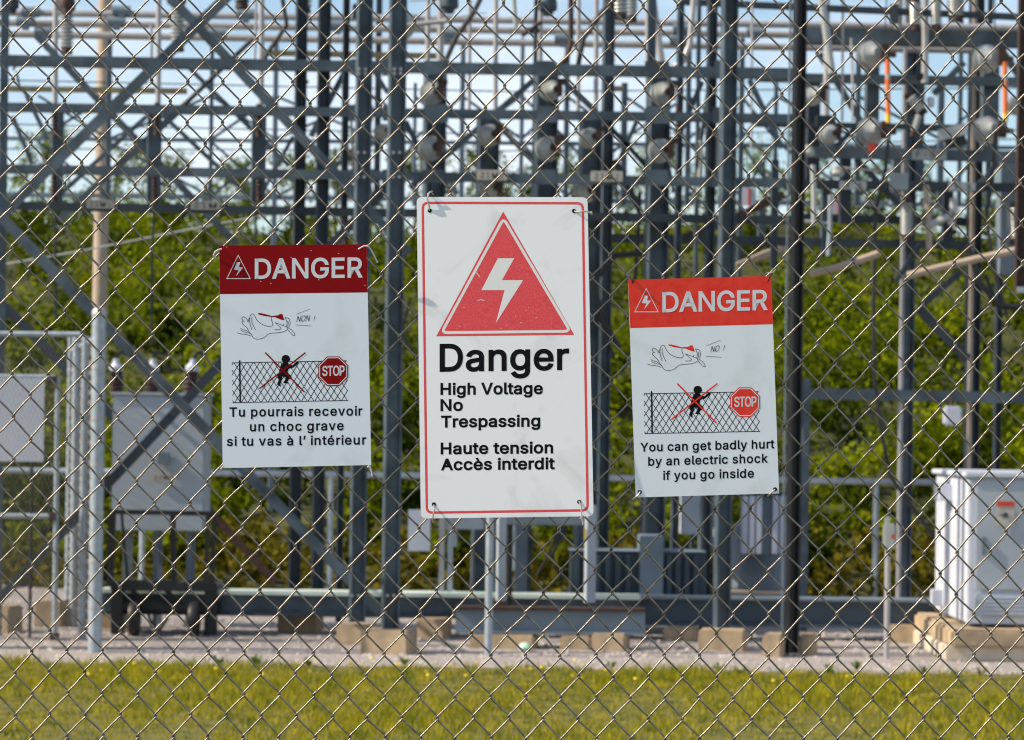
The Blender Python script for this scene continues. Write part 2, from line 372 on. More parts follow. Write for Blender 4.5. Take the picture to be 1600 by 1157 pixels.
post(fr, 465, 500, 22.3, .085, m='dsteel')
post(fr, 501, 500, 22.1, .09, m='dsteel')
for x in (679, 853, 1028): post(fr, x, 200, 22.6, .16, m='steel', sec='h', h=.16, z0=3.2 if x < 1000 else .1, top=P(x, 112, 22.6).z)
for x, w_, dd in ((1110, .05, 22.9), (1090, .03, 23.3), (835, .03, 23.1), (1016, .06, 23.0)): post(fr, x, 200, dd, w_, m='steel', sec='box')
Z = lambda px, py, d: P(px, py, d).z
for x in (762, 922): post(fr, x, 240, 22.6, .16, m='steel', sec='h', h=.14, top=Z(x, 182, 22.6))
post(fr, 947, 350, 22.9, .085, m='steel'); post(fr, 1060, 300, 23.2, .05, m='steel'); post(fr, 539, 200, 22.9, .05, m='dsteel')
for x, w_ in ((90, .09), (241, .11), (404, .11)): post(fr, x, 240, 22.6, w_, z0=Z(x, 318, 22.6), top=Z(x, 172, 22.6), sec='c')
beam(fr, -60, 94, 1240, 116, 22.0, 17); beam(fr, -60, 167, 1240, 186, 22.0, 14); beam(fr, -60, 263, 1240, 287, 22.0, 14)
beam(fr, -60, 320, 1240, 345, 22.3, 13, 'dsteel'); beam(fr, 930, 372, 1240, 378, 23.4, 14, 'dsteel')
for q in [(360, -8, 0, 340, 21.2, 17, 'steel'), (262, -8, 572, 322, 21.4, 15, 'steel'), (572, 322, 640, 396, 21.4, 13, 'steel'), (-10, 326, 597, 958, 20.9, 17, 'steel'), (612, 284, -10, 948, 21.6, 15, 'dsteel'),
          (-10, 462, 330, 800, 25.5, 16, 'dsteel'), (330, 800, 430, 910, 25.5, 12, 'cast'),
          (57, 56, 370, 382, 23.0, 11, 'steel'), (230, 182, 88, 310, 23.0, 7, 'steel'), (293, 162, 92, 345, 23.1, 11, 'steel'), (392, 66, 293, 162, 23.1, 3, 'tube'),
          (20, 182, 51, 257, 23.2, 7, 'steel'), (42, 150, 75, 218, 23.2, 7, 'steel'), (297, 108, 452, 260, 23.0, 7, 'steel'), (256, 182, 402, 318, 23.0, 7, 'steel'),
          (540, 111, 486, 214, 23.0, 9, 'steel'), (458, 214, 412, 298, 23.0, 6, 'steel'), (835, 125, 640, 294, 23.0, 9, 'steel'), (756, 172, 850, 270, 23.0, 8, 'steel'),
          (878, 125, 932, 176, 23.0, 8, 'steel'), (932, 176, 1012, 262, 23.0, 7, 'dsteel'), (995, 190, 968, 250, 23.0, 7, 'steel'), (1171, 125, 1222, 232, 23.0, 8, 'steel'), (1097, 128, 1062, 210, 23.0, 8, 'steel'),
          (585, 112, 606, 146, 23.0, 7, 'steel'), (634, 190, 668, 262, 23.0, 8, 'steel'), (960, 250, 1000, 330, 23.4, 10, 'dsteel'), (900, 282, 960, 340, 23.4, 8, 'dsteel')]:
    beam(fr, *q[:4], q[4], q[5], q[6], sec='a', name='brace')
# bolts on front posts
b = MB()
for px in (562, 617):
    for py in (110, 117, 240, 278, 930):
        for dx in (-5, 5):
            p = P(px+dx-(py-480)*.013, py, 19.95 if px > 600 else 20.5); b.lathe(p+Vector((0, -.06, 0)), (0, -1, 0), [(0, .011), (.012, .011)], 6)
b.build('bolts', 'tube', fr, kind='stuff')

f2 = thing('rear_steel_frame', 'second steel frame behind the black post at the right, with a low cross rail', 'steel frame', G(1417, 26))
post(f2, 1417, 500, 26.5, .115, m='steel', h=.1, top=7); post(f2, 1409, 500, 26.2, .03, sec='box', m='tube', top=7)  # second bar is no post: pale colour imitates sunlight on the left edge
post(f2, 1520, 500, 26.5, .12, m='dsteel', h=.1, top=7); post(f2, 1517, 500, 26.3, .03, sec='box', m='wood', top=7); post(f2, 1560, 500, 27.5, .06, m='dsteel', h=.06, top=4)
for x, y0, y1, w_, d, m in ((1362, 60, 240, .12, 25.8, 'steel'), (1546, 60, 250, .15, 25.8, 'steel'), (1190, 325, 385, .07, 25.8, 'steel'), (1320, 240, 350, .10, 26, 'dsteel'), (1290, 290, 400, .09, 26.4, 'steel'), (1432, 60, 300, .13, 27, 'steel'), (1270, 120, 290, .12, 26.6, 'dsteel'), (1575, 250, 430, .2, 26.8, 'tgrey'), (1405, 250, 320, .16, 26.3, 'tgrey'), (1480, 300, 390, .1, 27, 'dsteel'), (1210, 250, 420, .06, 24, 'dsteel')):
    post(f2, x, (y0+y1)/2, d, w_, z0=Z(x, y1, d), top=Z(x, y0, d), m=m, sec='c')
beam(f2, 1252, 57, 1660, 64, 25.4, 24, dep=.14); beam(f2, 1180, 121, 1660, 130, 25.6, 14); beam(f2, 1180, 194, 1500, 200, 25.8, 9, 'dsteel'); beam(f2, 1252, 238, 1660, 247, 25.4, 17)
beam(f2, 1252, 288, 1660, 295, 26.0, 14, 'dsteel'); beam(f2, 1252, 615, 1690, 624, 26.2, 17); beam(f2, 1240, 378, 1520, 384, 26.4, 13, 'dsteel'); beam(f2, 1252, 340, 1520, 347, 26.6, 12, 'dsteel')
beam(f2, 1060, 3, 1700, 32, 25.0, 10, 'dsteel')
for q in [(1280, 84, 1345, 190, 26, 9, 'steel'), (1506, 98, 1458, 148, 26, 10, 'steel'), (1350, 188, 1288, 246, 26, 8, 'dsteel'), (1337, 248, 1410, 326, 26, 9, 'dsteel'),
          (1502, 425, 1437, 480, 26, 10, 'dsteel'), (1433, 480, 1512, 562, 26, 14, 'dsteel'), (1440, 380, 1400, 440, 26, 8, 'dsteel'), (1560, 72, 1600, 130, 26, 10, 'steel'), (1560, 255, 1520, 300, 26, 8, 'steel'),
          (1225, 305, 1150, 340, 24.5, 12, 'cast'), (1150, 340, 1000, 400, 24.5, 13, 'black')]:
    beam(f2, *q[:4], q[4], q[5], q[6], sec='a', name='brace')

for px in (564, 616, 1134, 1028, 853, 679):
    for py in (107, 179, 277):
        dd = 21.93; c = P(px+random.uniform(-3, 3), py+(px-800)*.006, dd); b = MB(); b.box(c-Vector((0, .02, 0)), random.uniform(.15, .19), .012, random.uniform(.10, .14)); b.build('gusset_plate', 'steel', fr)
f3 = thing('far_lattice_frame', 'far lattice of thin steel members seen against the sky behind the insulators', 'steel frame', G(700, 30))
for px, w_ in ((170, .05), (330, .04), (430, .05), (590, .06), (648, .035), (722, .05), (815, .04), (885, .05), (975, .06), (1075, .05), (1158, .05), (1212, .04), (1340, .05), (1470, .06), (1500, .04), (1545, .05)):
    post(f3, px, 200, 30, w_, z0=0 if px in (430, 815, 1158) else P(px, 322, 30).z, m=random.choice(['steel', 'dsteel', 'tgrey']), sec='c', h=w_*.8, top=P(px, random.choice([-60, 60, 130]), 30).z)
for (y0, y1, h_) in ((216, 232, 6), (304, 322, 7)): beam(f3, -60, y0, 1660, y1, 30.1, h_, 'tgrey')
xs = [60, 170, 330, 430, 590, 648, 722, 815, 885, 975, 1075, 1158, 1212, 1340, 1470, 1545]
for a_, c_ in zip(xs, xs[1:]):
    for (y0, y1) in ((222, 308), (150, 218)):
        if random.random() < .8: beam(f3, a_, y0, c_, y1, 30.05, 4, random.choice(['steel', 'dsteel']), sec='a', name='brace')
        if random.random() < .65: beam(f3, a_, y1, c_, y0, 30.15, 4, random.choice(['steel', 'dsteel']), sec='a', name='brace')
for (x0, y0, x1, y1, lab) in ((14, 139, 292, 143, 'at the upper left'), (410, 83, 682, 88, 'behind the twin front posts')):
    b = MB(); b.bar(P(x0, y0, 26.8), P(x1, y1, 26.8), .05, .05); tag(b.build('timber_crossarm', mat('mossy_timber', (.22, .2, .1), .8, 0, c2=(.12, .1, .06), scale=9)), 'mossy brown timber crossarm seen between the beams '+lab, 'crossarm')
p = P(1601, 60, 20.4); t = thing('dark_corner_post', 'dark rusty post at the upper right edge of the view', 'post', (p.x, p.y, 0))
b = MB(); b.hsec((p.x, p.y, 2.6), (p.x, p.y, 6), .08, .09, .01, up=(1, 0, 0)); b.build('post_shaft', 'cast', t)
b = MB(); b.hsec((p.x+.1, p.y, 0), (p.x+.1, p.y, 2.6), .08, .05, .01, up=(1, 0, 0)); b.box((p.x+.06, p.y, 2.62), .2, .09, .04); b.build('post_foot', 'lgrey', t)

# base skids and concrete blocks
t = thing('pale_base_beam', 'pale green painted steel base beam lying on blocks behind the left posts', 'beam', G(600, 21.5))
a = P(160, 921, 21.5); c = P(1000, 929, 21.5); z = .335
b = MB(); b.box(((a.x+c.x)/2, 21.55, z-.02), c.x-a.x, .30, .03); b.build('top_flange', 'paleb', t)
b = MB(); b.box(((a.x+c.x)/2, 21.5, z-.10), c.x-a.x, .02, .13); b.build('web', 'steel', t)
b = MB(); b.box(((a.x+c.x)/2, 21.55, z-.18), c.x-a.x, .30, .03); b.build('bottom_flange', 'dsteel', t)
t = thing('short_front_beam', 'short grey steel skid beam on blocks below the big white sign', 'beam', G(860, 20.4))
a = P(712, 950, 20.45); c = P(1008, 954, 20.45); b = MB(); b.box(((a.x+c.x)/2, 20.5, .285), c.x-a.x, .2, .022); b.build('top_flange', 'cast', t)
b = MB(); b.box(((a.x+c.x)/2, 20.45, .20), c.x-a.x, .015, .148); b.box(((a.x+c.x)/2, 20.5, .115), c.x-a.x, .2, .02); b.build('web', 'tgrey', t)
t = thing('dark_blue_base_beam', 'dark blue grey steel base beam running right to the white enclosure', 'beam', G(1240, 21.6))
a = P(1000, 938, 21.6); c = P(1470, 944, 21.6); b = MB(); b.box(((a.x+c.x)/2, 21.66, .31), c.x-a.x, .26, .02); b.build('top_flange', 'tgrey', t)
b = MB(); b.box(((a.x+c.x)/2, 21.6, .21), c.x-a.x, .02, .18); b.box(((a.x+c.x)/2, 21.66, .11), c.x-a.x, .26, .02); b.build('web', 'dblue', t)
blocks = [(607, 568, 645, 1021, 19.75, .165, 'tan concrete block under the steel post left of the big white sign'), (548, 530, 582, 1010, 20.5, .15, 'tan concrete block half hidden behind the block left of the big sign'),
          (787, 737, 838, 1013, 20.35, .1, 'tan concrete block under the short beam, right of the thin fence post'), (935, 877, 925, 1012, 20.35, .1, 'tan concrete block under the short beam below the right corner of the big sign'),
          (960, 928, 982, 1013, 20.3, .12, 'tan concrete block at the right end of the short beam'), (1130, 1095, 1168, 1012, 20.4, .15, 'tan concrete block under the steel post below the bright red sign'),
          (1212, 1197, 1228, 1024, 19.9, .16, 'small tan block left of the black post foot'), (1265, 1255, 1277, 1022, 20.1, .15, 'small tan block right of the black post foot'),
          (455, 436, 497, 985, 21.7, .13, 'concrete block in shadow under the pale beam left of the steel posts'), (672, 655, 700, 995, 21.2, .15, 'rough concrete block behind the thin fence post'),
          (1070, 1040, 1090, 1000, 21.3, .1, 'concrete block under the dark blue beam, in the middle'), (1425, 1392, 1452, 1000, 21.4, .13, 'concrete block under the dark blue beam beside the white enclosure'),
          (15, -20, 22, 1000, 21.2, .2, 'tan concrete block behind the gate at the left edge'), (75, 55, 98, 985, 21.9, .2, 'tan concrete block behind the gate beside the grey gate post'), (187, 158, 190, 985, 21.8, .2, 'tan block in shadow at the foot of the black cart')]
for (cx, x0, x1, yb, d, h, lab) in blocks:
    a = G(x0, d); c = G(x1, d); b = MB(); b.box(((a.x+c.x)/2, d+.13, h/2-.01), c.x-a.x, .26, h+.02, random.uniform(-.24, -.08))
    tag(b.build('concrete_block', 'conc', bevel=.015, smooth=True), lab, 'concrete block', 'concrete blocks carrying the steel beams and posts')

# bus tubes, risers, wires
for i, y in enumerate((19, 35, 52)):
    b = MB(); b.tube([P(-560, y-8, 26.2+i*.1), P(1640 if i < 2 else 1525, y+(26 if i < 2 else 27), 26.2+i*.1)], .033, 12)
    tag(b.build('bus_tube', 'tube', smooth=True), ['highest', 'middle', 'lowest'][i]+' of the three long aluminium bus tubes at the top', 'bus tube', 'horizontal aluminium bus tubes')
risers = [(86, 0, 175, 9, 'left of the wooden pole'), (247, 0, 175, 9, 'right of the wooden pole beside the first diagonal brace'), (408, 0, 180, 9, 'left of the two dark posts'), (668, 20, 120, 8, 'second left above the big sign'),
          (688, 0, 122, 11, 'above the upper left white insulator'), (733, 50, 175, 6, 'thin one above the left of the red triangle'), (774, 0, 185, 8, 'above the red triangle'), (844, 0, 112, 8, 'just left of the bent conductor'),
          (903, 45, 180, 7, 'between the bent conductors'), (931, 0, 190, 8, 'above the right half of the big sign'), (1012, 0, 135, 9, 'above the gap between the big sign and the bright red sign'),
          (1174, 0, 230, 4, 'thin one left of the black post'), (1291, 0, 188, 10, 'just right of the black post'), (1316, 20, 190, 4, 'thin one right of the black post'), (1445, 0, 130, 11, 'between the two orange fuse tubes'), (1404, 0, 45, 12, 'standing on the high right beam')]
for (x, y0, y1, wd, lab) in risers:
    d = 23.5 if x < 1240 else 25.2; b = MB(); b.tube([P(x, y1, d), P(x+1.5, y0-90, d)], wd/2/F*d, 10)
    tag(b.build('riser_tube', 'tube', smooth=True), 'vertical aluminium riser tube, '+lab, 'riser tube', 'vertical riser tubes')
for pts, r, m, lab in [([(892, -60), (892, 70), (885, 92), (868, 110), (864, 128)], 4.5, 'cast', 'bent brown conductor rod dropping to an insulator right of the red triangle'),
                       ([(1086, -60), (1084, 0), (1078, 70), (1068, 95), (1045, 110), (1040, 130)], 5, 'tube', 'curved aluminium conductor dropping from the top left of the black post'),
                       ([(1004, -60), (1020, 0), (1034, 100)], 6, 'tube', 'slanting light conductor above the bright red sign'),
                       ([(1274, -60), (1288, 30), (1300, 115)], 6, 'porc', 'slanting white conductor right of the black post'),
                       ([(1265, 428), (1310, 418), (1372, 397), (1372, 396)], 6, 'wood', 'sloping beige conduit right of the black post'),
                       ([(1418, 431), (1470, 418), (1540, 402), (1640, 380)], 6, 'wood', 'sloping beige conduit left of the far right posts'),
                       ([(1150, 417), (1190, 400), (1228, 386)], 6, 'wood', 'short sloping beige conduit above the bright red sign')]:
    d = 24.6; b = MB(); b.tube([P(x, y, d) for x, y in pts], r/F*d, 10)
    tag(b.build('conductor', m, smooth=True), lab, 'conductor')
for pts, r, lab in [([(1390, 200), (1384, 262), (1368, 330), (1365, 480), (1366, 590), (1378, 680), (1392, 745), (1425, 792), (1460, 840)], 3.2, 'black cable hanging from the orange fuse tube down to the white enclosure'),
                    ([(1556, 205), (1550, 290), (1540, 340), (1556, 430), (1575, 500), (1600, 470)], 3, 'black cable looping behind the far right posts'),
                    ([(1540, 430), (1556, 470), (1600, 485)], 3, 'black cable curving at the right edge'),
                    ([(20, 110), (28, 98), (50, 96), (66, 102)], 2, 'short dark jumper cable at the upper left'),
                    ([(26, 112), (30, 135), (42, 150)], 2, 'pale jumper wire at the upper left'),
                    ([(86, 310), (86, 380), (88, 500)], 2, 'thin dark cable below the left insulator'), ([(243, 315), (238, 380), (236, 540)], 2, 'thin dark cable above the middle bushing'),
                    ([(672, 280), (672, 300)], 2, 'thin cable above the hole in the big sign'), ([(640, 470), (628, 520), (650, 560)], 2, 'thin cable loop left of the big sign'),
                    ([(925, 500), (950, 470), (945, 520), (960, 560)], 2.5, 'dark cable loop right of the big sign'), ([(400, 320), (398, 420)], 2, 'thin dark cable below the third insulator'),
                    ([(1600, 482), (1560, 478), (1530, 440), (1512, 380)], 5, 'thick black cable drooping near the right edge'), ([(1010, 395), (960, 400), (928, 440), (940, 500), (968, 545)], 5, 'thick black cable looping between the big sign and the bright red sign'),
                    ([(760, -20), (740, 20), (712, 60), (690, 110)], 4, 'curved dark jumper above the top left of the big sign'), ([(900, 118), (912, 60), (940, 20), (985, -30)], 4, 'curved dark jumper above the right half of the big sign'), ([(440, -10), (448, 40), (420, 80), (404, 110)], 3.5, 'curved dark jumper beside the third riser'),
                    ([(875, 790), (870, 840), (850, 880), (838, 900)], 2, 'thin dark cable below the big white sign')]:
    d = 24.8 if pts[0][0] > 1240 else 22.4; b = MB(); b.tube([P(x, y, d) for x, y in pts], r/F*d, 8)
    tag(b.build('cable', 'cable', smooth=True), lab, 'cable')
for i, (y0, y1) in enumerate([(123, 137), (192, 203), (232, 215)]):
    b = MB(); a = P(-100, y0, 33+i); c = P(1700, y1, 33+i); mid = (a+c)/2-Vector((0, 0, .1))
    b.tube([a, mid, c], .008, 5)
    tag(b.build('overhead_wire', 'dsteel'), 'thin overhead wire crossing the sky, '+['highest of the three', 'middle of the three', 'lowest of the three'][i], 'wire', 'thin overhead wires')
b = MB(); b.tube([P(-60, 425, 24), P(130, 392, 24), P(330, 352, 24), P(620, 300, 24)], .009, 6); tag(b.build('guy_wire', 'porc'), 'pale guy wire sloping up across the green hillside at the left', 'wire')

# porcelain insulators
def ribbed(L_, r, nrib, core=.62):
    pr = [(0, r*core)]
    for i in range(nrib):
        h = L_*(i+.5)/nrib; q = L_/nrib
        pr += [(h-q*.35, r*core), (h-q*.05, r), (h+q*.2, r*.96), (h+q*.35, r*core)]
    return pr+[(L_, r*core)]
def strut_ins(x, y0, y1, wpx, d, m, lab, dx=0, cap='cast'):
    a = P(x, y1, d); c = P(x+dx, y0, d); ax = c-a; Ln = ax.length
    t = thing('insulator', lab, 'insulator', a, 'insulators on the steel structure')
    b = MB(); b.lathe(a, ax, ribbed(Ln, wpx/2/F*d, max(4, int(Ln/.028))), 14); b.build('porcelain_body', m, t, smooth=False)
    b = MB(); un = ax.normalized(); b.lathe(a-un*.045, ax, [(0, wpx/2.4/F*d), (.045, wpx/2.6/F*d)], 12); b.build('end_cap', cap, t); b = MB(); b.lathe(c, ax, [(0, wpx/2.6/F*d), (.05, wpx/3/F*d)], 12); b.build('end_cap', cap, t)
strut_ins(104, 24, 76, 23, 22.7, 'porc', 'ribbed grey post insulator hanging left of the wooden pole'); strut_ins(278, 12, 72, 24, 22.7, 'porc', 'ribbed grey post insulator right of the wooden pole')
strut_ins(476, -20, 12, 24, 22.7, 'porc', 'ribbed grey insulator at the top above the dark red sign'); strut_ins(378, -25, 5, 26, 22.7, 'dblue', 'dark insulator at the top left of the dark posts')
strut_ins(292, 66, 160, 9, 23.0, 'cable', 'slanting black ribbed strain insulator above the dark red sign', dx=98)
strut_ins(970, -25, 22, 26, 22.9, 'porc', 'left of two ribbed insulators at the top right of centre'); strut_ins(988, -25, 26, 18, 23.2, 'porc', 'right of two ribbed insulators at the top right of centre')
strut_ins(1417, 318, 368, 22, 25, 'porc', 'ribbed grey insulator hanging low between the orange fuse tubes'); strut_ins(1588, 325, 375, 28, 25, 'porc', 'ribbed grey insulator at the right edge')
strut_ins(1430, 5, 40, 22, 25, 'porc', 'left of the beige insulators standing on the high right beam'); strut_ins(1463, -5, 40, 20, 25, 'porc', 'middle of the beige insulators on the high right beam'); strut_ins(1493, -20, 26, 28, 25, 'porc', 'thick right one of the beige insulators above the high right beam')
strut_ins(1422, 172, 152, 18, 24.8, 'porc', 'slanting grey insulator between the orange fuse tubes', dx=18); strut_ins(1436, 205, 180, 12, 24.8, 'porc', 'small slanting insulator arm between the fuse tubes', dx=-8)
for (x, y, lab) in [(86, 190, 'high beside the first riser'), (245, 188, 'high beside the second riser'), (404, 190, 'high beside the third riser'), (85, 292, 'low under the first riser'), (242, 292, 'low under the second riser'), (405, 292, 'low under the third riser'),
                    (540, 360, 'between the twin front posts'), (1060, 190, 'left of the big right post')]:
    strut_ins(x, y-17, y+15, 12, 22.3, 'brown', 'small brown insulator, '+lab)

def cutout(x, y, rpx, d, lab, m='porc', vert=True, side=1):
    """white bell insulator standing out from its post towards the viewer, dark hardware at its tip"""
    rpx *= .9; c = P(x, y, d); r = rpx/F*d; ax = Vector((.42*side, -.9, .05)).normalized(); k = r/.1
    t = thing('bell_insulator', lab, 'insulator', c, 'white bell insulators on the switch posts')
    b = MB(); b.lathe(c+ax*-.1, ax, [(0, .035*k), (.05, .045*k), (.055, .098*k), (.075, .1*k), (.09, .06*k), (.11, .055*k), (.115, .09*k), (.135, .094*k), (.155, .06*k), (.175, .045*k), (.19, .03*k)], 20); b.build('porcelain_bell', m, t, smooth=True)
    e = c+ax*.09
    b = MB(); b.lathe(e, ax, [(0, .035*k), (.05, .035*k), (.052, .02*k), (.09, .02*k)], 10)
    if vert: b.box(e+ax*.07, .05*k, .05*k, .17*k)
    b.box(e+ax*.075+Vector((.02, 0, .06*k)), .06*k, .03*k, .04*k, .3)
    b.build('hardware', 'cast', t)
    return t
cut = [(676, 145, 21, 'bell insulator above the top left corner of the big sign, upper'), (674, 232, 22, 'bell insulator just above the top left corner of the big sign'), (598, 206, 14, 'half hidden bell insulator between the twin front posts'),
       (765, 212, 20, 'bell insulator above the red triangle'), (861, 142, 18, 'bell insulator right of the red triangle, upper'), (857, 233, 22, 'bell insulator right of the red triangle, lower'), (921, 216, 18, 'bell insulator above the upper right corner of the big sign'),
       (1035, 146, 20, 'bell insulator left of the black post, upper'), (1033, 236, 21, 'bell insulator left of the black post, lower'), (768, 295, 20, 'bell insulator touching the top edge of the big sign'), (915, 300, 20, 'bell insulator at the top right corner of the big sign')]
for x, y, r, lab in cut: cutout(x, y, r, 22.15, 'white '+lab)
# white disc seen face on at the top
c = P(628, 42, 22.2); t = thing('disc_insulator', 'large pale disc insulator seen face on at the top of the right twin post', 'insulator', c)
b = MB(); b.lathe(c, (-.1, -1, 0), [(-.04, .03), (-.03, .10), (0, .105), (.015, .07), (.02, .03), (.05, .03)], 24); b.build('porcelain_disc', 'porc', t, smooth=True)
b = MB(); b.tube([c+Vector((0, -.06, 0)), c+Vector((.35, -.05, .04))], .02, 8); b.build('clamp_arm', 'tube', t, smooth=True)

def fuse(xt, yt, yb, lab, red=False):
    d = 25.0
    top = P(xt-16, yt, d); bot = P(xt-16, yb, d)
    t = thing('fuse_cutout', lab, 'fuse switch', bot, 'orange fuse cutouts on the right frame')
    for c, s in ((top, 1), (bot, 1)):
        b = MB(); ax = Vector((.5, -.8, .1)).normalized(); k = 1.1
        b.lathe(c-ax*.1+Vector((-.03, 0, 0)), ax, [(0, .04*k), (.03, .10*k), (.06, .115*k), (.08, .07*k), (.1, .10*k), (.13, .11*k), (.16, .06*k), (.2, .04*k)], 20); b.build('porcelain_bell', 'porc', t, smooth=True)
        b = MB(); b.box(c+Vector((.075, -.14, 0)), .07, .08, .15); b.box(c+Vector((.11, -.16, -.02)), .12, .05, .04); b.build('hardware', 'cast', t)
    a = top+Vector((.095, -.17, -.05)); c = bot+Vector((.10, -.17, .06)); b = MB(); b.tube([a, a+(c-a)*.25], .022, 12); b.tube([a+(c-a)*.32, a+(c-a)*.86], .022, 12); b.build('fuse_tube', 'orange', t, smooth=True)
    b = MB(); b.tube([a+(c-a)*.25, a+(c-a)*.32], .0215, 12); b.build('white_band', 'porc', t, smooth=True)
    b = MB(); b.tube([a+(c-a)*.86, c], .024, 12); b.build('yellow_ferrule', 'yellow', t, smooth=True)
    if red:
        b = MB(); b.box(bot+Vector((-.03, -.1, -.15)), .06, .05, .07); b.build('red_tag', 'redp', t)
fuse(1382, 86, 206, 'fuse cutout with long orange tube, left of the two on the right frame', True); fuse(1564, 92, 204, 'fuse cutout with long orange tube near the right edge')
for (x, y, s, lab) in [(1272, 150, 1, 'white shed switch insulator beside the black post, upper'), (1296, 210, 1, 'white shed switch insulator beside the black post, middle'), (1590, 165, 1, 'white insulator at the right edge')]:
    cutout(x, y, 17, 24.9, lab, side=1)
for (x, y, lab) in [(1262, 236, 'left'), (1308, 268, 'right')]:
    c = P(x, y, 25.1); b = MB(); b.lathe(c, (0, 0, 1), [(-.05, .05), (-.02, .07), (.02, .05), (.05, .03)], 14)
    tag(b.build('small_insulator', 'porc', smooth=True), 'small pale insulator cap beside the black post, '+lab+' one', 'insulator')
c = P(1486, 212, 24.9); t = thing('switch_box', 'slanting white switch housing with dark underside between the fuse tubes', 'switch box', c)
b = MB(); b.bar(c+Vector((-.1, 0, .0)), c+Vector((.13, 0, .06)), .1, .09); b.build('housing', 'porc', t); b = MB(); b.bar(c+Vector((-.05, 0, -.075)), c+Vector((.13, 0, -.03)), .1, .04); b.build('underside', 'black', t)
c = P(1454, 160, 24.9); b = MB(); b.box(c, .06, .06, .09, .3); tag(b.build('junction_box', 'white', bevel=.01), 'small bright white junction box between the two fuse tubes', 'junction box')

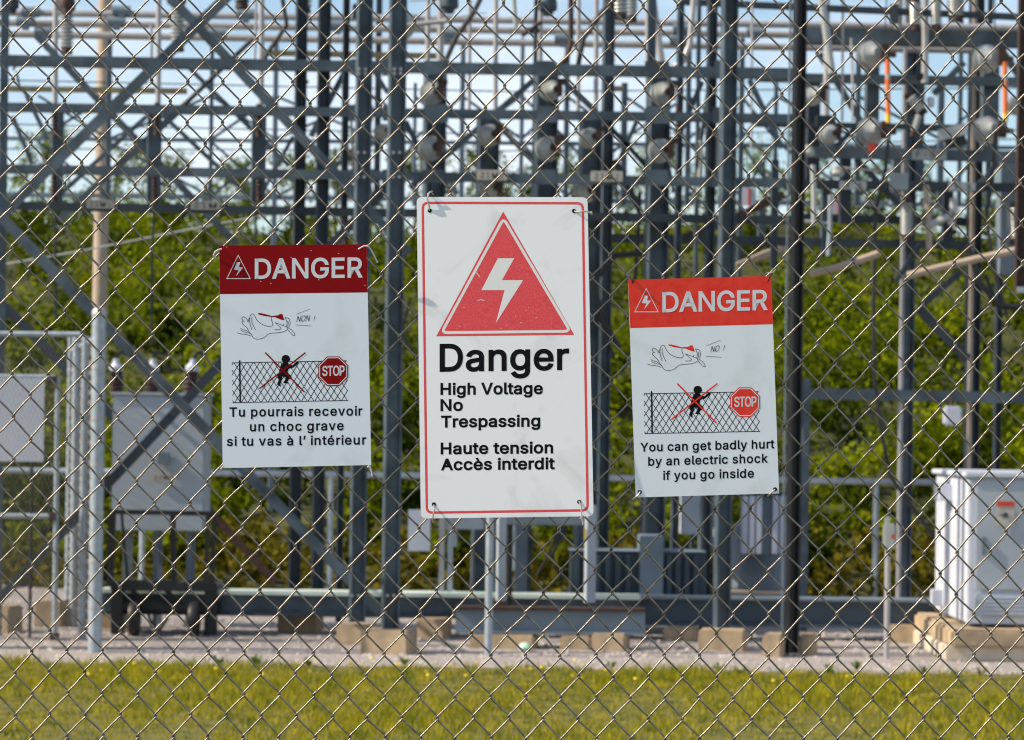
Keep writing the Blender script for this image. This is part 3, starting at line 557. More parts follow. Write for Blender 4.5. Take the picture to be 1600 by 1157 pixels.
# text -> flat polygons
GLYPHS = {"-":[453,[337,244,337,188,114,188,114,244]],"1":[453,[76,0,76,55,391,55,391,0],[276,509,276,0,212,0,212,448,209,448,86,358,86,427,198,509]],"2":[453,[64,0,64,47,311,327,316,341,319,356,320,371,319,389,315,405,308,419,298,431,287,441,273,449,258,455,224,460,205,458,188,454,172,447,159,438,148,427,139,413,132,398,128,381,127,362,66,362,68,391,75,418,86,442,102,464,121,482,143,496,168,507,196,513,225,516,254,513,281,507,306,497,328,482,346,465,361,445,372,423,379,398,381,372,380,354,377,336,363,299,317,235,153,60,153,57,389,57,389,0]],"5":[453,[221,-7,192,-5,165,1,140,11,118,25,99,41,83,60,71,82,63,105,60,130,122,130,125,115,130,102,138,89,148,78,160,68,173,60,188,54,204,51,221,50,241,51,259,56,276,64,291,75,304,89,314,104,322,122,326,141,328,162,326,183,321,203,314,221,303,237,290,251,275,262,257,270,238,275,218,277,201,276,184,273,152,262,139,255,128,246,67,253,96,509,366,509,366,452,151,452,134,301,136,301,148,311,178,325,194,330,212,333,229,334,252,332,274,328,294,321,313,311,330,299,345,285,358,269,370,251,379,231,386,210,390,187,391,163,388,132,381,102,369,76,352,52,332,32,309,15,282,3,253,-4]],"7":[453,[97,0,323,448,323,452,62,452,62,509,391,509,391,449,165,0]],"A":[480,[16,0,201,509,276,509,463,0,395,0,232,478,245,478,191,302,85,0],[110,142,110,199,370,199,370,142]],"D":[502,[219,0,96,0,96,57,215,57,254,60,288,68,318,81,343,99,363,122,379,149,390,181,397,216,399,255,397,294,390,329,379,361,364,388,344,410,320,428,291,441,258,449,221,452,93,452,93,509,225,509,273,505,315,495,353,478,385,455,412,426,433,391,449,351,458,306,462,255,458,205,449,159,433,119,411,83,384,54,351,31,312,14,268,3],[125,509,125,0,60,0,60,509]],"E":[419,[60,0,60,509,372,509,372,452,125,452,125,286,355,286,355,229,125,229,125,57,375,57,375,0]],"F":[410,[60,0,60,509,369,509,369,452,125,452,125,278,346,278,346,221,125,221,125,0]],"G":[520,[269,-7,225,-3,185,7,149,25,118,49,91,79,69,116,53,157,43,203,40,254,43,305,53,352,69,393,91,429,117,459,149,484,184,501,223,512,265,516,291,514,316,510,340,504,363,494,384,483,403,469,421,453,436,436,449,416,460,395,468,373,474,349,408,349,402,365,378,406,368,417,344,436,330,443,300,453,265,456,236,453,209,445,183,432,160,414,141,392,125,364,113,332,106,295,103,254,106,213,113,177,125,145,141,117,161,95,184,76,210,63,238,56,269,53,296,55,322,61,345,71,365,85,382,102,396,123,407,147,413,173,415,202,434,199,283,199,283,256,478,256,478,200,475,160,466,124,451,91,431,62,406,38,377,19,344,5,308,-4]],"H":[517,[60,0,60,509,125,509,125,289,392,289,392,509,457,509,457,0,392,0,392,232,125,232,125,0]],"M":[628,[60,0,60,509,152,509,284,170,322,49,307,49,476,509,568,509,568,0,504,0,507,457,513,457,342,0,286,0,112,457,119,457,122,0]],"N":[523,[60,0,60,509,128,509,397,105,397,509,463,509,463,0,395,0,126,404,126,0]],"O":[533,[267,-7,225,-3,186,7,150,25,119,49,92,79,70,115,53,157,44,203,40,254,44,305,53,352,70,393,92,429,119,459,150,484,186,501,225,512,267,516,309,512,348,501,384,484,415,459,442,429,464,393,480,352,490,305,493,254,490,203,480,157,464,115,442,79,415,49,384,25,348,7,309,-3],[267,53,296,55,324,63,349,76,372,94,392,116,408,144,420,176,428,213,430,254,428,295,420,332,408,365,392,392,372,415,349,433,324,446,296,453,267,456,237,453,210,445,184,433,161,415,142,392,125,364,113,332,106,295,103,254,106,213,113,176,125,144,142,117,161,94,184,76,210,63,237,55]],"P":[445,[60,0,60,509,235,509,272,506,305,499,332,487,356,471,375,452,390,430,400,404,407,377,409,348,407,318,400,291,390,265,375,243,356,223,332,207,305,195,272,188,235,186,109,186,109,242,233,242,257,244,279,248,297,256,312,266,324,279,333,294,339,310,343,328,344,348,343,367,339,385,333,402,324,416,312,428,297,439,279,446,257,451,232,452,125,452,125,0]],"R":[449,[60,0,60,509,236,509,273,506,305,500,333,489,356,473,376,455,390,433,401,408,407,381,409,352,407,323,401,296,390,271,376,250,356,232,333,217,305,206,273,200,236,198,96,198,96,255,234,255,258,256,280,260,298,267,313,276,325,287,334,300,340,316,344,333,345,352,344,371,340,389,334,405,325,419,313,430,298,440,258,451,233,452,125,452,125,0],[353,0,230,229,303,229,428,0]],"S":[447,[224,-9,188,-7,156,-1,128,9,102,23,81,40,64,60,51,83,42,109,38,137,104,137,108,118,114,102,123,88,136,76,150,66,166,59,185,53,204,50,224,49,246,50,267,54,286,60,303,69,317,79,329,92,338,106,344,122,346,139,344,154,340,168,332,179,322,189,296,205,184,239,145,253,112,269,86,289,67,313,56,341,52,372,54,400,62,425,75,448,92,468,113,484,138,498,165,508,195,514,227,516,259,514,289,508,316,498,340,484,360,468,377,449,390,427,398,403,401,378,337,378,332,402,320,421,302,437,280,449,254,456,225,459,185,454,167,448,152,440,139,430,129,418,121,405,117,391,115,376,117,359,122,345,131,334,142,324,155,315,312,264,344,248,359,238,384,213,395,198,402,180,407,161,408,139,406,112,399,87,386,64,370,43,349,25,323,11,294,0,261,-7]],"T":[449,[32,452,32,509,417,509,417,452,257,452,257,0,193,0,193,452]],"V":[480,[204,0,16,509,84,509,248,31,235,31,395,509,463,509,278,0]],"Y":[472,[203,0,203,208,16,509,91,509,250,230,224,230,381,509,455,509,268,208,268,0]],"a":[389,[160,-9,137,-7,115,-3,94,5,76,15,60,29,48,45,38,63,32,84,30,108,32,128,36,146,43,161,53,174,64,184,78,193,92,200,125,211,257,231,265,235,271,240,274,246,275,272,272,285,267,297,260,307,251,315,240,322,227,327,212,330,196,331,178,330,163,327,149,322,137,316,104,283,100,274,41,291,51,313,64,331,79,346,95,358,114,368,133,375,153,380,173,383,208,384,255,375,271,369,300,350,312,336,322,320,330,301,335,278,337,251,337,0,277,0,277,52,272,52,267,43,242,16,215,1,199,-4],[170,45,192,47,211,51,228,59,242,68,254,80,263,93,270,108,274,122,276,138,276,190,267,184,134,159,112,147,103,139,97,130,93,118,92,105,93,93,96,82,102,72,109,64,119,57,142,48]],"b":[424,[229,-8,208,-7,189,-3,172,4,147,21,123,50,118,59,112,59,112,0,53,0,53,509,114,509,114,319,118,319,137,346,171,373,188,379,207,383,229,384,259,382,287,374,313,361,335,342,354,320,370,293,381,261,388,227,390,189,388,151,381,116,370,84,355,57,336,34,313,16,288,3,260,-6],[220,47,242,49,262,55,279,66,294,80,306,97,316,117,323,139,327,163,328,189,327,215,323,239,316,261,307,281,295,298,280,311,262,322,243,328,220,330,198,328,178,322,161,312,147,299,134,282,125,263,118,241,114,216,113,189,114,162,118,138,125,115,135,95,147,78,162,65,179,55,198,49]],"c":[396,[207,-8,174,-5,144,3,117,16,93,35,72,58,56,85,44,116,37,150,34,187,37,225,44,260,56,291,72,318,93,341,117,360,144,374,174,382,226,384,260,377,305,356,330,335,349,308,362,277,303,262,300,272,270,311,231,328,207,330,184,328,163,321,145,310,130,296,118,278,108,258,102,236,98,212,96,187,98,163,102,139,108,117,118,97,130,80,145,66,163,55,184,49,207,46,253,55,292,89,304,117,363,102,350,70,331,43,306,21,292,12,261,-1,244,-5]],"d":[424,[195,-8,165,-6,137,3,111,16,89,34,70,57,55,84,43,116,36,151,34,189,36,227,43,261,55,293,70,320,89,342,112,361,137,374,165,382,196,384,218,383,237,379,253,373,267,364,306,319,311,319,311,509,372,509,372,0,313,0,313,59,307,59,266,12,252,4,236,-3,217,-7],[205,47,226,49,246,55,263,65,278,78,290,95,299,115,306,138,310,162,312,189,310,216,306,241,300,263,290,282,278,299,263,312,246,322,227,328,205,330,182,328,162,322,145,311,130,298,118,281,108,261,102,239,98,215,96,189,98,163,102,139,109,117,118,97,130,80,145,66,162,55,182,49]],"e":[404,[212,-8,177,-5,145,3,117,16,92,35,72,58,56,85,44,116,37,150,34,187,36,224,44,258,55,290,71,317,91,340,115,359,142,373,172,382,205,384,226,383,246,380,266,374,285,366,303,355,319,341,334,324,347,305,357,282,365,256,370,227,371,169,75,169,75,221,338,221,310,202,308,226,304,248,298,269,288,286,277,301,263,314,246,323,227,328,205,330,183,328,164,323,146,313,131,301,119,286,109,270,102,251,97,231,96,178,98,151,102,127,110,106,121,88,135,73,151,61,169,53,190,48,212,46,241,49,254,53,265,58,276,65,294,82,306,105,365,91,358,72,348,55,335,39,320,26,302,14,283,4,261,-3,237,-7]],"f":[254,[228,379,228,327,6,327,6,379],[81,0,81,432,82,452,87,470,96,486,107,499,120,510,135,519,152,525,169,529,243,521,227,468,178,472,164,468,154,460,147,449,143,435,142,419,142,0]],"g":[425,[207,-151,156,-146,134,-140,114,-132,97,-122,82,-110,59,-84,51,-69,101,-41,142,-82,154,-88,169,-93,187,-96,207,-97,236,-95,261,-87,282,-75,298,-58,308,-34,311,-6,311,68,306,68,287,41,266,23,252,16,236,10,217,6,195,5,165,7,138,14,113,27,90,43,71,65,55,90,43,120,36,154,34,191,36,229,43,263,55,293,71,320,90,342,112,361,138,374,166,382,196,384,218,383,237,379,253,373,267,365,279,356,308,319,313,319,313,379,372,379,372,-9,370,-40,363,-67,350,-90,334,-109,314,-124,291,-136,265,-144,237,-149],[205,59,227,61,246,66,264,75,278,87,290,103,300,121,307,142,311,166,312,193,311,219,307,242,300,264,291,283,279,299,264,312,247,322,227,328,205,330,182,328,163,322,145,312,130,298,118,282,109,262,102,241,98,218,96,193,98,167,102,144,109,123,118,104,131,88,145,76,163,66,183,61]],"h":[410,[114,227,114,0,53,0,53,509,114,509,114,287,102,287,116,319,132,344,152,362,175,374,200,382,227,384,252,383,275,377,295,369,313,356,328,340,341,321,350,298,355,271,357,240,357,0,296,0,296,235,293,263,286,286,273,304,256,318,235,326,210,329,192,328,176,324,161,317,147,308,136,297,126,283,119,266,115,248]],"i":[167,[53,0,53,379,114,379,114,0],[84,443,73,444,63,448,54,455,47,463,43,472,41,483,43,494,47,504,54,512,63,518,73,522,84,524,95,522,105,518,114,512,121,504,125,494,126,483,125,472,121,463,114,455,105,448,95,444]],"k":[381,[110,137,110,212,121,212,284,379,360,379,184,199,177,199],[53,0,53,509,114,509,114,0],[294,0,148,186,191,229,372,0]],"l":[189,[112,0,91,8,74,20,62,37,55,59,53,84,53,509,114,509,114,83,120,62,126,57,135,53,170,54,181,3]],"n":[410,[114,227,114,0,53,0,53,379,112,379,112,287,102,287,116,319,132,344,152,362,175,374,200,382,227,384,252,383,275,377,295,369,313,356,328,340,341,321,350,298,355,271,357,240,357,0,296,0,296,235,293,263,286,286,273,304,256,318,235,326,210,329,192,328,176,324,161,317,147,308,136,297,126,283,119,266,115,248]],"o":[415,[207,-8,174,-5,144,3,117,16,93,35,72,58,56,85,44,116,37,150,34,187,37,225,44,260,56,291,72,318,93,341,117,360,144,374,174,382,207,384,241,382,271,374,299,360,323,341,343,318,359,291,371,260,379,225,381,187,379,150,371,116,359,85,343,58,323,35,299,16,271,3,241,-5],[207,46,231,49,252,55,270,66,285,80,298,97,307,117,314,139,318,163,319,187,318,212,314,236,307,258,298,278,285,296,270,310,252,321,231,328,207,330,184,328,163,321,145,310,130,296,118,278,108,258,102,236,98,212,96,187,98,163,102,139,108,117,118,97,130,80,145,66,163,55,184,49]],"p":[424,[53,-143,53,379,112,379,112,319,118,319,137,346,171,373,188,379,207,383,229,384,259,382,287,374,313,361,335,342,354,320,370,293,381,261,388,227,390,189,388,151,381,116,370,84,355,57,336,34,313,16,288,3,260,-6,229,-8,208,-7,189,-3,173,4,159,12,147,21,118,59,114,59,114,-143],[220,47,242,49,262,55,279,66,294,80,306,97,316,117,323,139,327,163,328,189,327,215,323,239,316,261,307,281,295,298,280,311,262,322,243,328,220,330,198,328,178,322,161,312,147,299,134,282,125,263,118,241,114,216,113,189,114,162,118,138,125,115,135,95,147,78,162,65,179,55,198,49]],"r":[259,[53,0,53,379,112,379,112,321,115,321,124,339,137,354,152,367,171,377,191,383,243,384,243,322,174,321,159,315,146,306,135,296,126,284,119,269,115,254,114,237,114,0]],"s":[365,[182,-8,157,-7,133,-3,112,3,93,12,76,24,62,38,50,54,41,73,36,94,94,107,101,87,111,72,124,60,141,52,160,47,181,45,206,47,227,53,244,62,258,74,265,88,268,103,266,115,262,126,254,136,243,144,229,150,149,170,118,180,92,192,72,208,58,227,50,249,47,274,49,295,55,314,65,332,79,347,95,360,115,370,137,378,161,383,187,384,212,383,234,379,254,372,271,363,286,352,299,339,318,308,324,290,268,277,262,291,254,304,243,316,228,325,210,331,187,333,166,331,147,326,131,317,119,305,111,292,109,277,110,264,115,253,124,243,136,235,261,200,287,187,306,171,320,153,328,131,331,107,329,85,323,65,312,47,298,31,281,18,260,6,236,-2,210,-7]],"t":[227,[204,379,204,327,6,327,6,379],[65,471,126,471,126,98,127,83,130,70,136,61,144,55,156,51,202,54,213,2,138,-1,113,7,92,21,77,41,68,64,65,93]],"u":[410,[182,-5,158,-3,135,2,115,11,97,23,82,39,69,59,60,82,54,109,53,139,53,379,114,379,114,144,116,117,124,94,137,75,154,61,175,53,200,50,218,51,234,55,249,62,263,71,274,83,283,97,290,113,295,132,296,153,296,379,357,379,357,0,298,0,298,92,307,92,294,60,277,35,257,17,234,5,209,-3]],"v":[389,[163,0,17,379,84,379,206,21,184,21,305,379,371,379,226,0]],"y":[389,[47,-139,61,-86,94,-90,104,-89,113,-86,122,-81,130,-74,138,-64,145,-51,163,-1,17,379,84,379,206,21,184,21,305,379,371,379,196,-77,187,-93,177,-107,165,-119,153,-128,139,-136,125,-141,109,-144,57,-142]],"à":[389,[160,-9,137,-7,115,-3,94,5,76,15,60,29,48,45,38,63,32,84,30,108,32,128,36,146,43,161,53,174,64,184,78,193,92,200,125,211,257,231,265,235,271,240,274,246,275,272,272,285,267,297,260,307,251,315,240,322,227,327,212,330,196,331,178,330,163,327,149,322,137,316,104,283,100,274,41,291,51,313,64,331,79,346,95,358,114,368,133,375,153,380,173,383,208,384,255,375,271,369,300,350,312,336,322,320,330,301,335,278,337,251,337,0,277,0,277,52,272,52,267,43,242,16,215,1,199,-4],[170,45,192,47,211,51,228,59,242,68,254,80,263,93,270,108,274,122,276,138,276,190,267,184,134,159,112,147,103,139,97,130,93,118,92,105,93,93,96,82,102,72,109,64,119,57,142,48],[165,429,99,529,168,529,215,429]],"è":[404,[212,-8,177,-5,145,3,117,16,92,35,72,58,56,85,44,116,37,150,34,187,36,224,44,258,55,290,71,317,91,340,115,359,142,373,172,382,205,384,226,383,246,380,266,374,285,366,303,355,319,341,334,324,347,305,357,282,365,256,370,227,371,169,75,169,75,221,338,221,310,202,308,226,304,248,298,269,288,286,277,301,263,314,246,323,227,328,205,330,183,328,164,323,146,313,131,301,119,286,109,270,102,251,97,231,96,178,98,151,102,127,110,106,121,88,135,73,151,61,169,53,190,48,212,46,241,49,254,53,265,58,276,65,294,82,306,105,365,91,358,72,348,55,335,39,320,26,302,14,283,4,261,-3,237,-7],[180,429,114,529,182,529,230,429]],"é":[404,[212,-8,177,-5,145,3,117,16,92,35,72,58,56,85,44,116,37,150,34,187,36,224,44,258,55,290,71,317,91,340,115,359,142,373,172,382,205,384,226,383,246,380,266,374,285,366,303,355,319,341,334,324,347,305,357,282,365,256,370,227,371,169,75,169,75,221,338,221,310,202,308,226,304,248,298,269,288,286,277,301,263,314,246,323,227,328,205,330,183,328,164,323,146,313,131,301,119,286,109,270,102,251,97,231,96,178,98,151,102,127,110,106,121,88,135,73,151,61,169,53,190,48,212,46,241,49,254,53,265,58,276,65,294,82,306,105,365,91,358,72,348,55,335,39,320,26,302,14,283,4,261,-3,237,-7],[177,429,225,529,293,529,227,429]],"’":[177,[52,318,82,509,151,509,98,318]]," ":[188]}
from mathutils.geometry import tessellate_polygon
def text2d(body, spacing=1.0, offset=0.0, shear=0.0):
    """filled outlines of a plain grotesque alphabet (capital height 0.509)"""
    x = 0; vs = []; fs = []
    for ch in body:
        gl = GLYPHS[ch]; outer = []; holes = []
        for n_, lp in enumerate(gl[1:]):
            pts = [(x+a/1000+shear*b_/1000, b_/1000) for a, b_ in zip(lp[::2], lp[1::2])]
            ar = sum(p[0]*q[1]-q[0]*p[1] for p, q in zip(pts, pts[1:]+pts[:1])); (outer if ar < 0 else holes).append(pts)
        for n_, o_ in enumerate(outer):
            hs = holes if n_ == 0 else []
            allp = [p for l in [o_]+hs for p in l]; base = len(vs)
            vs += [(p[0], p[1], n_*.25) for p in allp]
            fs += [tuple(base+k for k in t_) for t_ in tessellate_polygon([[Vector((p[0], p[1], 0)) for p in l] for l in [o_]+hs])]
        x += gl[0]/1000*spacing
    return vs, fs

# number plates on the beams
def nplate(x, y, wpx, hpx, d, txt, lab, m='plate', yaw=0.0, ink='ink'):
    c = P(x, y, d); w_, h_ = wpx/F*d, hpx/F*d
    t = thing('number_plate', lab, 'number plate', c, 'number plates on the steelwork')
    b = MB(); b.box(c, w_, .012, h_); b.build('plate', m, t, bevel=.003)
    if txt:
        vs, fs = text2d(txt, 1.15, .015); xs = [v[0] for v in vs]; ys = [v[1] for v in vs]
        sx = w_*.76/(max(xs)-min(xs)); sy = h_*.58/(max(ys)-min(ys)); mx_, my_ = (max(xs)+min(xs))/2, (max(ys)+min(ys))/2
        b = MB(); b.add([(c.x+(v[0]-mx_)*sx, c.y-.0075, c.z+(v[1]-my_)*sy) for v in vs], fs); b.build('lettering', ink, t)
nplate(769, 274, 48, 16, 21.85, '21M2', 'cream number plate on the beam above the red triangle'); nplate(948, 276, 50, 16, 21.85, '21M2', 'cream number plate on the beam above the right half of the big sign')
nplate(157, 319, 44, 14, 22.1, '21M1', 'cream number plate on the beam in front of the wooden pole'); nplate(321, 321, 46, 14, 22.1, '21M', 'cream number plate on the beam above the left edge of the dark red sign')
nplate(1452, 242, 54, 17, 25.2, 'F-57', 'pale number plate on the beam between the orange fuse tubes', 'porc'); nplate(1333, 290, 42, 13, 25.8, 'T1', 'grey number plate on the lower beam right of the black post', 'lgrey'); nplate(1503, 292, 42, 13, 25.8, 'T1', 'grey number plate on the lower beam near the right edge', 'lgrey')
for i, (x, y0, y1) in enumerate([(1169, 294, 322), (1309, 305, 336)]):
    a = P(x-9, y0, 27); c = P(x+12, y1, 27); t = thing('white_board', 'white board with a red stripe seen through the frame, '+['left', 'right'][i]+' of the black post', 'board', ((a.x+c.x)/2, 27, c.z))
    b = MB(); b.box(((a.x+c.x)/2, 27, (a.z+c.z)/2), c.x-a.x, .02, a.z-c.z); b.build('board', 'white', t)
    b = MB(); b.box(((a.x+c.x)/2, 26.985, (a.z+c.z)/2), .02, .008, a.z-c.z); b.build('stripe', 'redp', t)

EXTRA = [(1270, 258, 1272, 352, 9, 'porc', 'cream vertical tube right of the black post, under the cross beam'), (1447, 290, 1452, 390, 10, 'wood', 'beige vertical tube beside the low ribbed insulator'), (1452, 352, 1500, 330, 12, 'porc', 'curved pale arm under the lower beam between the far right posts'),
         (1332, 190, 1330, 60, 4, 'tube', 'thin vertical rod under the high right beam'), (1297, 305, 1294, 400, 7, 'pipe', 'grey tube below the left white board'), (1490, 310, 1486, 352, 12, 'porc', 'short white sleeve between the far right posts'),
         (1385, -40, 1383, 50, 2, 'cable', 'thin dark dropper wire left of the beige insulators'), (1552, -40, 1555, 66, 2, 'cable', 'thin dark dropper wire at the upper right'), (1250, 345, 1300, 350, 5, 'porc', 'short pale horizontal tube right of the black post'),
         (1305, 262, 1390, 268, 4, 'tube', 'thin horizontal rod under the cross beam at the right'), (400, -40, 398, 95, 4, 'tube', 'thin tube beside the third riser'), (236, 40, 236, 95, 5, 'tube', 'thin tube beside the second riser'),
         (541, -40, 540, 90, 5, 'cast', 'dark brown rod left of the twin front posts'), (508, -40, 511, 90, 8, 'tube', 'light riser beside the dark post'), (798, -40, 806, 44, 7, 'porc', 'pale slanting drop tube above the red triangle'),
         (815, 56, 846, 34, 7, 'cast', 'short dark slanting clamp arm above the red triangle'), (640, 2, 900, -16, 2, 'porc', 'thin pale wire rising right at the top of the frame'), (640, 38, 760, 20, 2, 'porc', 'thin pale wire from the pale disc'),
         (1108, 130, 1088, 260, 7, 'dsteel', 'dark slanting strut left of the big right post'), (1095, 220, 1092, 300, 8, 'porc', 'mottled pale insulator string left of the big right post'), (1122, 200, 1120, 276, 8, 'porc', 'pale insulator string beside the big right post'),
         (548, 170, 552, 280, 4, 'wood', 'beige tube just left of the twin front posts'), (1000, 300, 992, 440, 6, 'cable', 'thick dark cable left of the bright red sign'), (1045, 262, 1052, 300, 5, 'cable', 'dark cable end above the bright red sign'),
         (620, 10, 660, 45, 10, 'lgrey', 'pale arm reaching from the big disc insulator')]
for (x0, y0, x1, y1, wd, m, lab) in EXTRA:
    d = 25.0 if x0 > 1240 else 22.9; b = MB(); b.tube([P(x0, y0, d), P((x0+x1)/2+1, (y0+y1)/2, d), P(x1, y1, d)], wd/2/F*d, 9)
    tag(b.build('wire_dropper' if wd < 3 else 'tube_member', m, smooth=True), lab, 'wire' if wd < 3 else 'tube')
for i, (x, y, r, m, lab) in enumerate([(104, 6, 14, 'cast', 'above the left ribbed insulator'), (276, -4, 15, 'cast', 'above the ribbed insulator right of the wooden pole'), (702, 2, 15, 'dblue', 'left of the middle at the top'), (856, 6, 15, 'dblue', 'right of the middle at the top'), (20, 2, 10, 'dsteel', 'at the top left corner')]):
    c = P(x, y, 23); q = r/F*23; b = MB(); b.lathe(c, (0, 0, -1), [(-.1, q*.5), (-.04, q*.9), (0, q), (.05, q), (.07, q*.6), (.1, q*.5)], 14)
    tag(b.build('hanging_insulator', m, smooth=True), 'dark bell shaped insulator '+lab, 'insulator')
for k_, (y, x) in enumerate([(19, 48), (34, 40), (50, 68), (17, 190), (34, 182), (52, 340), (22, 384), (40, 528), (45, 1065), (62, 1060), (52, 700), (30, 640), (60, 880), (50, 1180)]):
    c = P(x, y+x*.001, 26.15); b = MB(); b.tube([c-Vector((.08, 0, 0)), c+Vector((.08, 0, 0))], .05, 12); b.box(c-Vector((0, 0, .05)), .06, .07, .05)
    tag(b.build('tube_coupling', 'tgrey', smooth=True), 'grey coupling sleeve on '+['the highest bus tube at the far left', 'the middle bus tube at the far left', 'the lowest bus tube just left of the first riser', 'the highest bus tube just right of the wooden pole', 'the middle bus tube just right of the wooden pole', 'the lowest bus tube left of the slanting black insulator', 'the highest bus tube left of the third riser', 'the middle bus tube left of the twin front posts', 'the highest bus tube left of the curved conductor', 'the middle bus tube left of the curved conductor', 'the lowest bus tube right of the pale disc', 'the middle bus tube beside the pale disc', 'the lowest bus tube beside the bent brown rod', 'the highest bus tube left of the black post'][k_], 'coupling', 'couplings on the long bus tubes')
# clamps and joints on the risers, junction boxes
for i, (x, y, wd, hh, d, m) in enumerate([(1397, 22, 14, 30, 25.0, 'dsteel'), (1290, 190, 30, 18, 25.2, 'dsteel'), (1437, 120, 10, 10, 24.9, 'black'), (700, 30, 20, 10, 23.4, 'tube'), (832, 48, 22, 8, 23.4, 'cast'), (560, 18, 18, 22, 22.9, 'dblue'), (1405, 285, 30, 28, 25.2, 'tgrey'), (958, 138, 32, 6, 23.3, 'wood'), (470, 128, 24, 6, 23.2, 'wood')]):
    c = P(x, y, d); b = MB(); b.box(c, wd/F*d, .08, hh/F*d, random.uniform(-.2, .2))
    tag(b.build('clamp_block', m, bevel=.008), 'small steel clamp block, '+['under the beige insulators', 'right of the black post', 'dark one below the middle riser at the right', 'on the riser right of the pale disc', 'brown one above the red triangle', 'dark one between the twin posts', 'grey box above the low right insulator', 'flat beige one above the big sign', 'flat beige one on the dark post'][i], 'clamp')

# wooden pole
p = P(155, 400, 34); p0 = Vector((p.x, p.y, 0)); b = MB(); b.tube([(p.x+.0, 34, -.3), (p.x+.02, 34, 4), (p.x+.04, 34, 9)], [.095, .088, .08], 16)
tag(b.build('utility_pole', 'wood', smooth=True), 'weathered wooden utility pole behind the steel frame at the left', 'utility pole')

# ================================================================ YARD EQUIPMENT
# left transformer box
a = P(175, 700, 22); c = P(319, 700, 22); zt = P(240, 618, 22).z; zb = P(240, 830, 22).z; cx = (a.x+c.x)/2; W = c.x-a.x
t = thing('transformer_box', 'light blue grey transformer box with three brown bushings beside the round gate post', 'transformer', (cx, 22.25, 0))
b = MB(); b.box((cx, 22.25, (zt+zb)/2), W, .5, zt-zb); b.build('tank', 'lgrey', t, bevel=.008)
b = MB(); b.box((cx, 22.25, zt+.012), W+.03, .53, .02); b.build('lid', 'lgrey', t)
b = MB()
for dx in (-W/2+.1, -.02, W/2-.12): b.box((cx+dx, 22.1, zb/2-.01), .035, .035, zb+.02); b.box((cx+dx, 22.4, zb/2), .035, .035, zb)
b.build('stand', 'tgrey', t)
for i, (x, lean) in enumerate(((183, -.05), (238, 0), (296, .09))):
    o = P(x, 618, 22.2); ax = Vector((lean, 0, 1)); k = MB(); k.lathe(o, ax, ribbed(.19, .062, 5, .7), 14); bb = k.build('bushing', 'brown', t, smooth=True)
    k = MB(); k.lathe(o+ax*.19, ax, [(0, .05), (.03, .055), (.06, .03), (.09, .025), (.1, .012)], 14); k.build('porcelain_top', 'white', bb, smooth=True)
    k = MB(); k.tube([o+ax*.29, o+ax*.31+Vector((.04, 0, .03)), o+ax*.3+Vector((.1, 0, .01))], .014, 8); k.build('terminal', 'cable', bb, smooth=True)
c = P(256, 745, 21.98); k = MB(); k.box(c, .21, .012, .06); pl = k.build('name_plate', 'plate', t)
vs, fs = text2d('21M1', 1.1, .02); k = MB(); xs = [v[0] for v in vs]; s_ = .15/(max(xs)-min(xs)); k.add([(c.x-.075+(v[0]-min(xs))*s_, c.y-.008, c.z-.018+v[1]*s_*.8) for v in vs], fs); k.build('lettering', 'ink', pl)
c = P(256, 716, 21.97); k = MB(); k.box(c, .09, .05, .09); k.build('meter_box', 'tgrey', t)
# black frame and cart
d = 21.2; t = thing('black_cart', 'black steel cart with an upright tubular frame under the transformer box', 'cart', G(255, d))
def bp(b, x0, y0, x1, y1, dd, w_): b.bar(P(x0, y0, dd), P(x1, y1, dd), w_, w_)
k = MB(); bp(k, 174, 800, 335, 803, d, .035); bp(k, 176, 800, 172, 915, d, .05); bp(k, 335, 800, 332, 915, d, .03); k.build('upright_frame', 'black', t)
for q in ((325, 800, 322, 915, d+.4, .03), (190, 803, 200, 912, d+.5, .02), (270, 804, 272, 912, d+.5, .04)): k = MB(); bp(k, *q); k.build('upright', 'black', t)
k = MB(); a = P(172, 914, d); c = P(340, 914, d); zz = P(250, 935, d).z
k.box(((a.x+c.x)/2, d+.02, a.z-.01), c.x-a.x, .05, .065); k.build('front_bar', 'black', t, bevel=.01)
k = MB(); k.box(((a.x+c.x)/2, d+.6, a.z-.02), c.x-a.x, .05, .05); k.build('rear_bar', 'black', t)
for f_ in (0, .3, .62, 1): k = MB(); k.box((a.x+.03+(c.x-a.x-.06)*f_, d+.31, a.z-.015), .045, .55, .045); k.build('cross_bar', 'black', t)
for f_ in (.18, .5): k = MB(); k.bar(Vector((a.x+(c.x-a.x)*f_, d+.05, a.z-.03)), Vector((a.x+(c.x-a.x)*(f_+.2), d+.1, a.z-.17)), .03, .03); k.build('strut', 'black', t)
for x in (182, 328):
    k = MB(); p = P(x, 914, d); k.box((p.x, d+.1, p.z/2), .09, .12, p.z); k.build('leg', 'black', t, bevel=.008)
k = MB(); k.box(((a.x+c.x)/2-.0, d+.2, P(250, 950, d).z), c.x-a.x, .3, .055); k.build('lower_shelf', 'black', t, bevel=.01)
for x in (212, 305):
    p = G(x, d); k = MB(); k.lathe((p.x-.04, d-.08, .13), (1, 0, 0), [(0, .06), (.005, .12), (.02, .13), (.06, .13), (.075, .12), (.08, .06)], 20); k.build('wheel', 'cable', t, smooth=True)
k = MB(); k.tube([P(232, 960, d), P(238, 980, d), P(250, 984, d), P(262, 965, d)], .012, 8); k.build('hose_loop', 'cable', t, smooth=True)

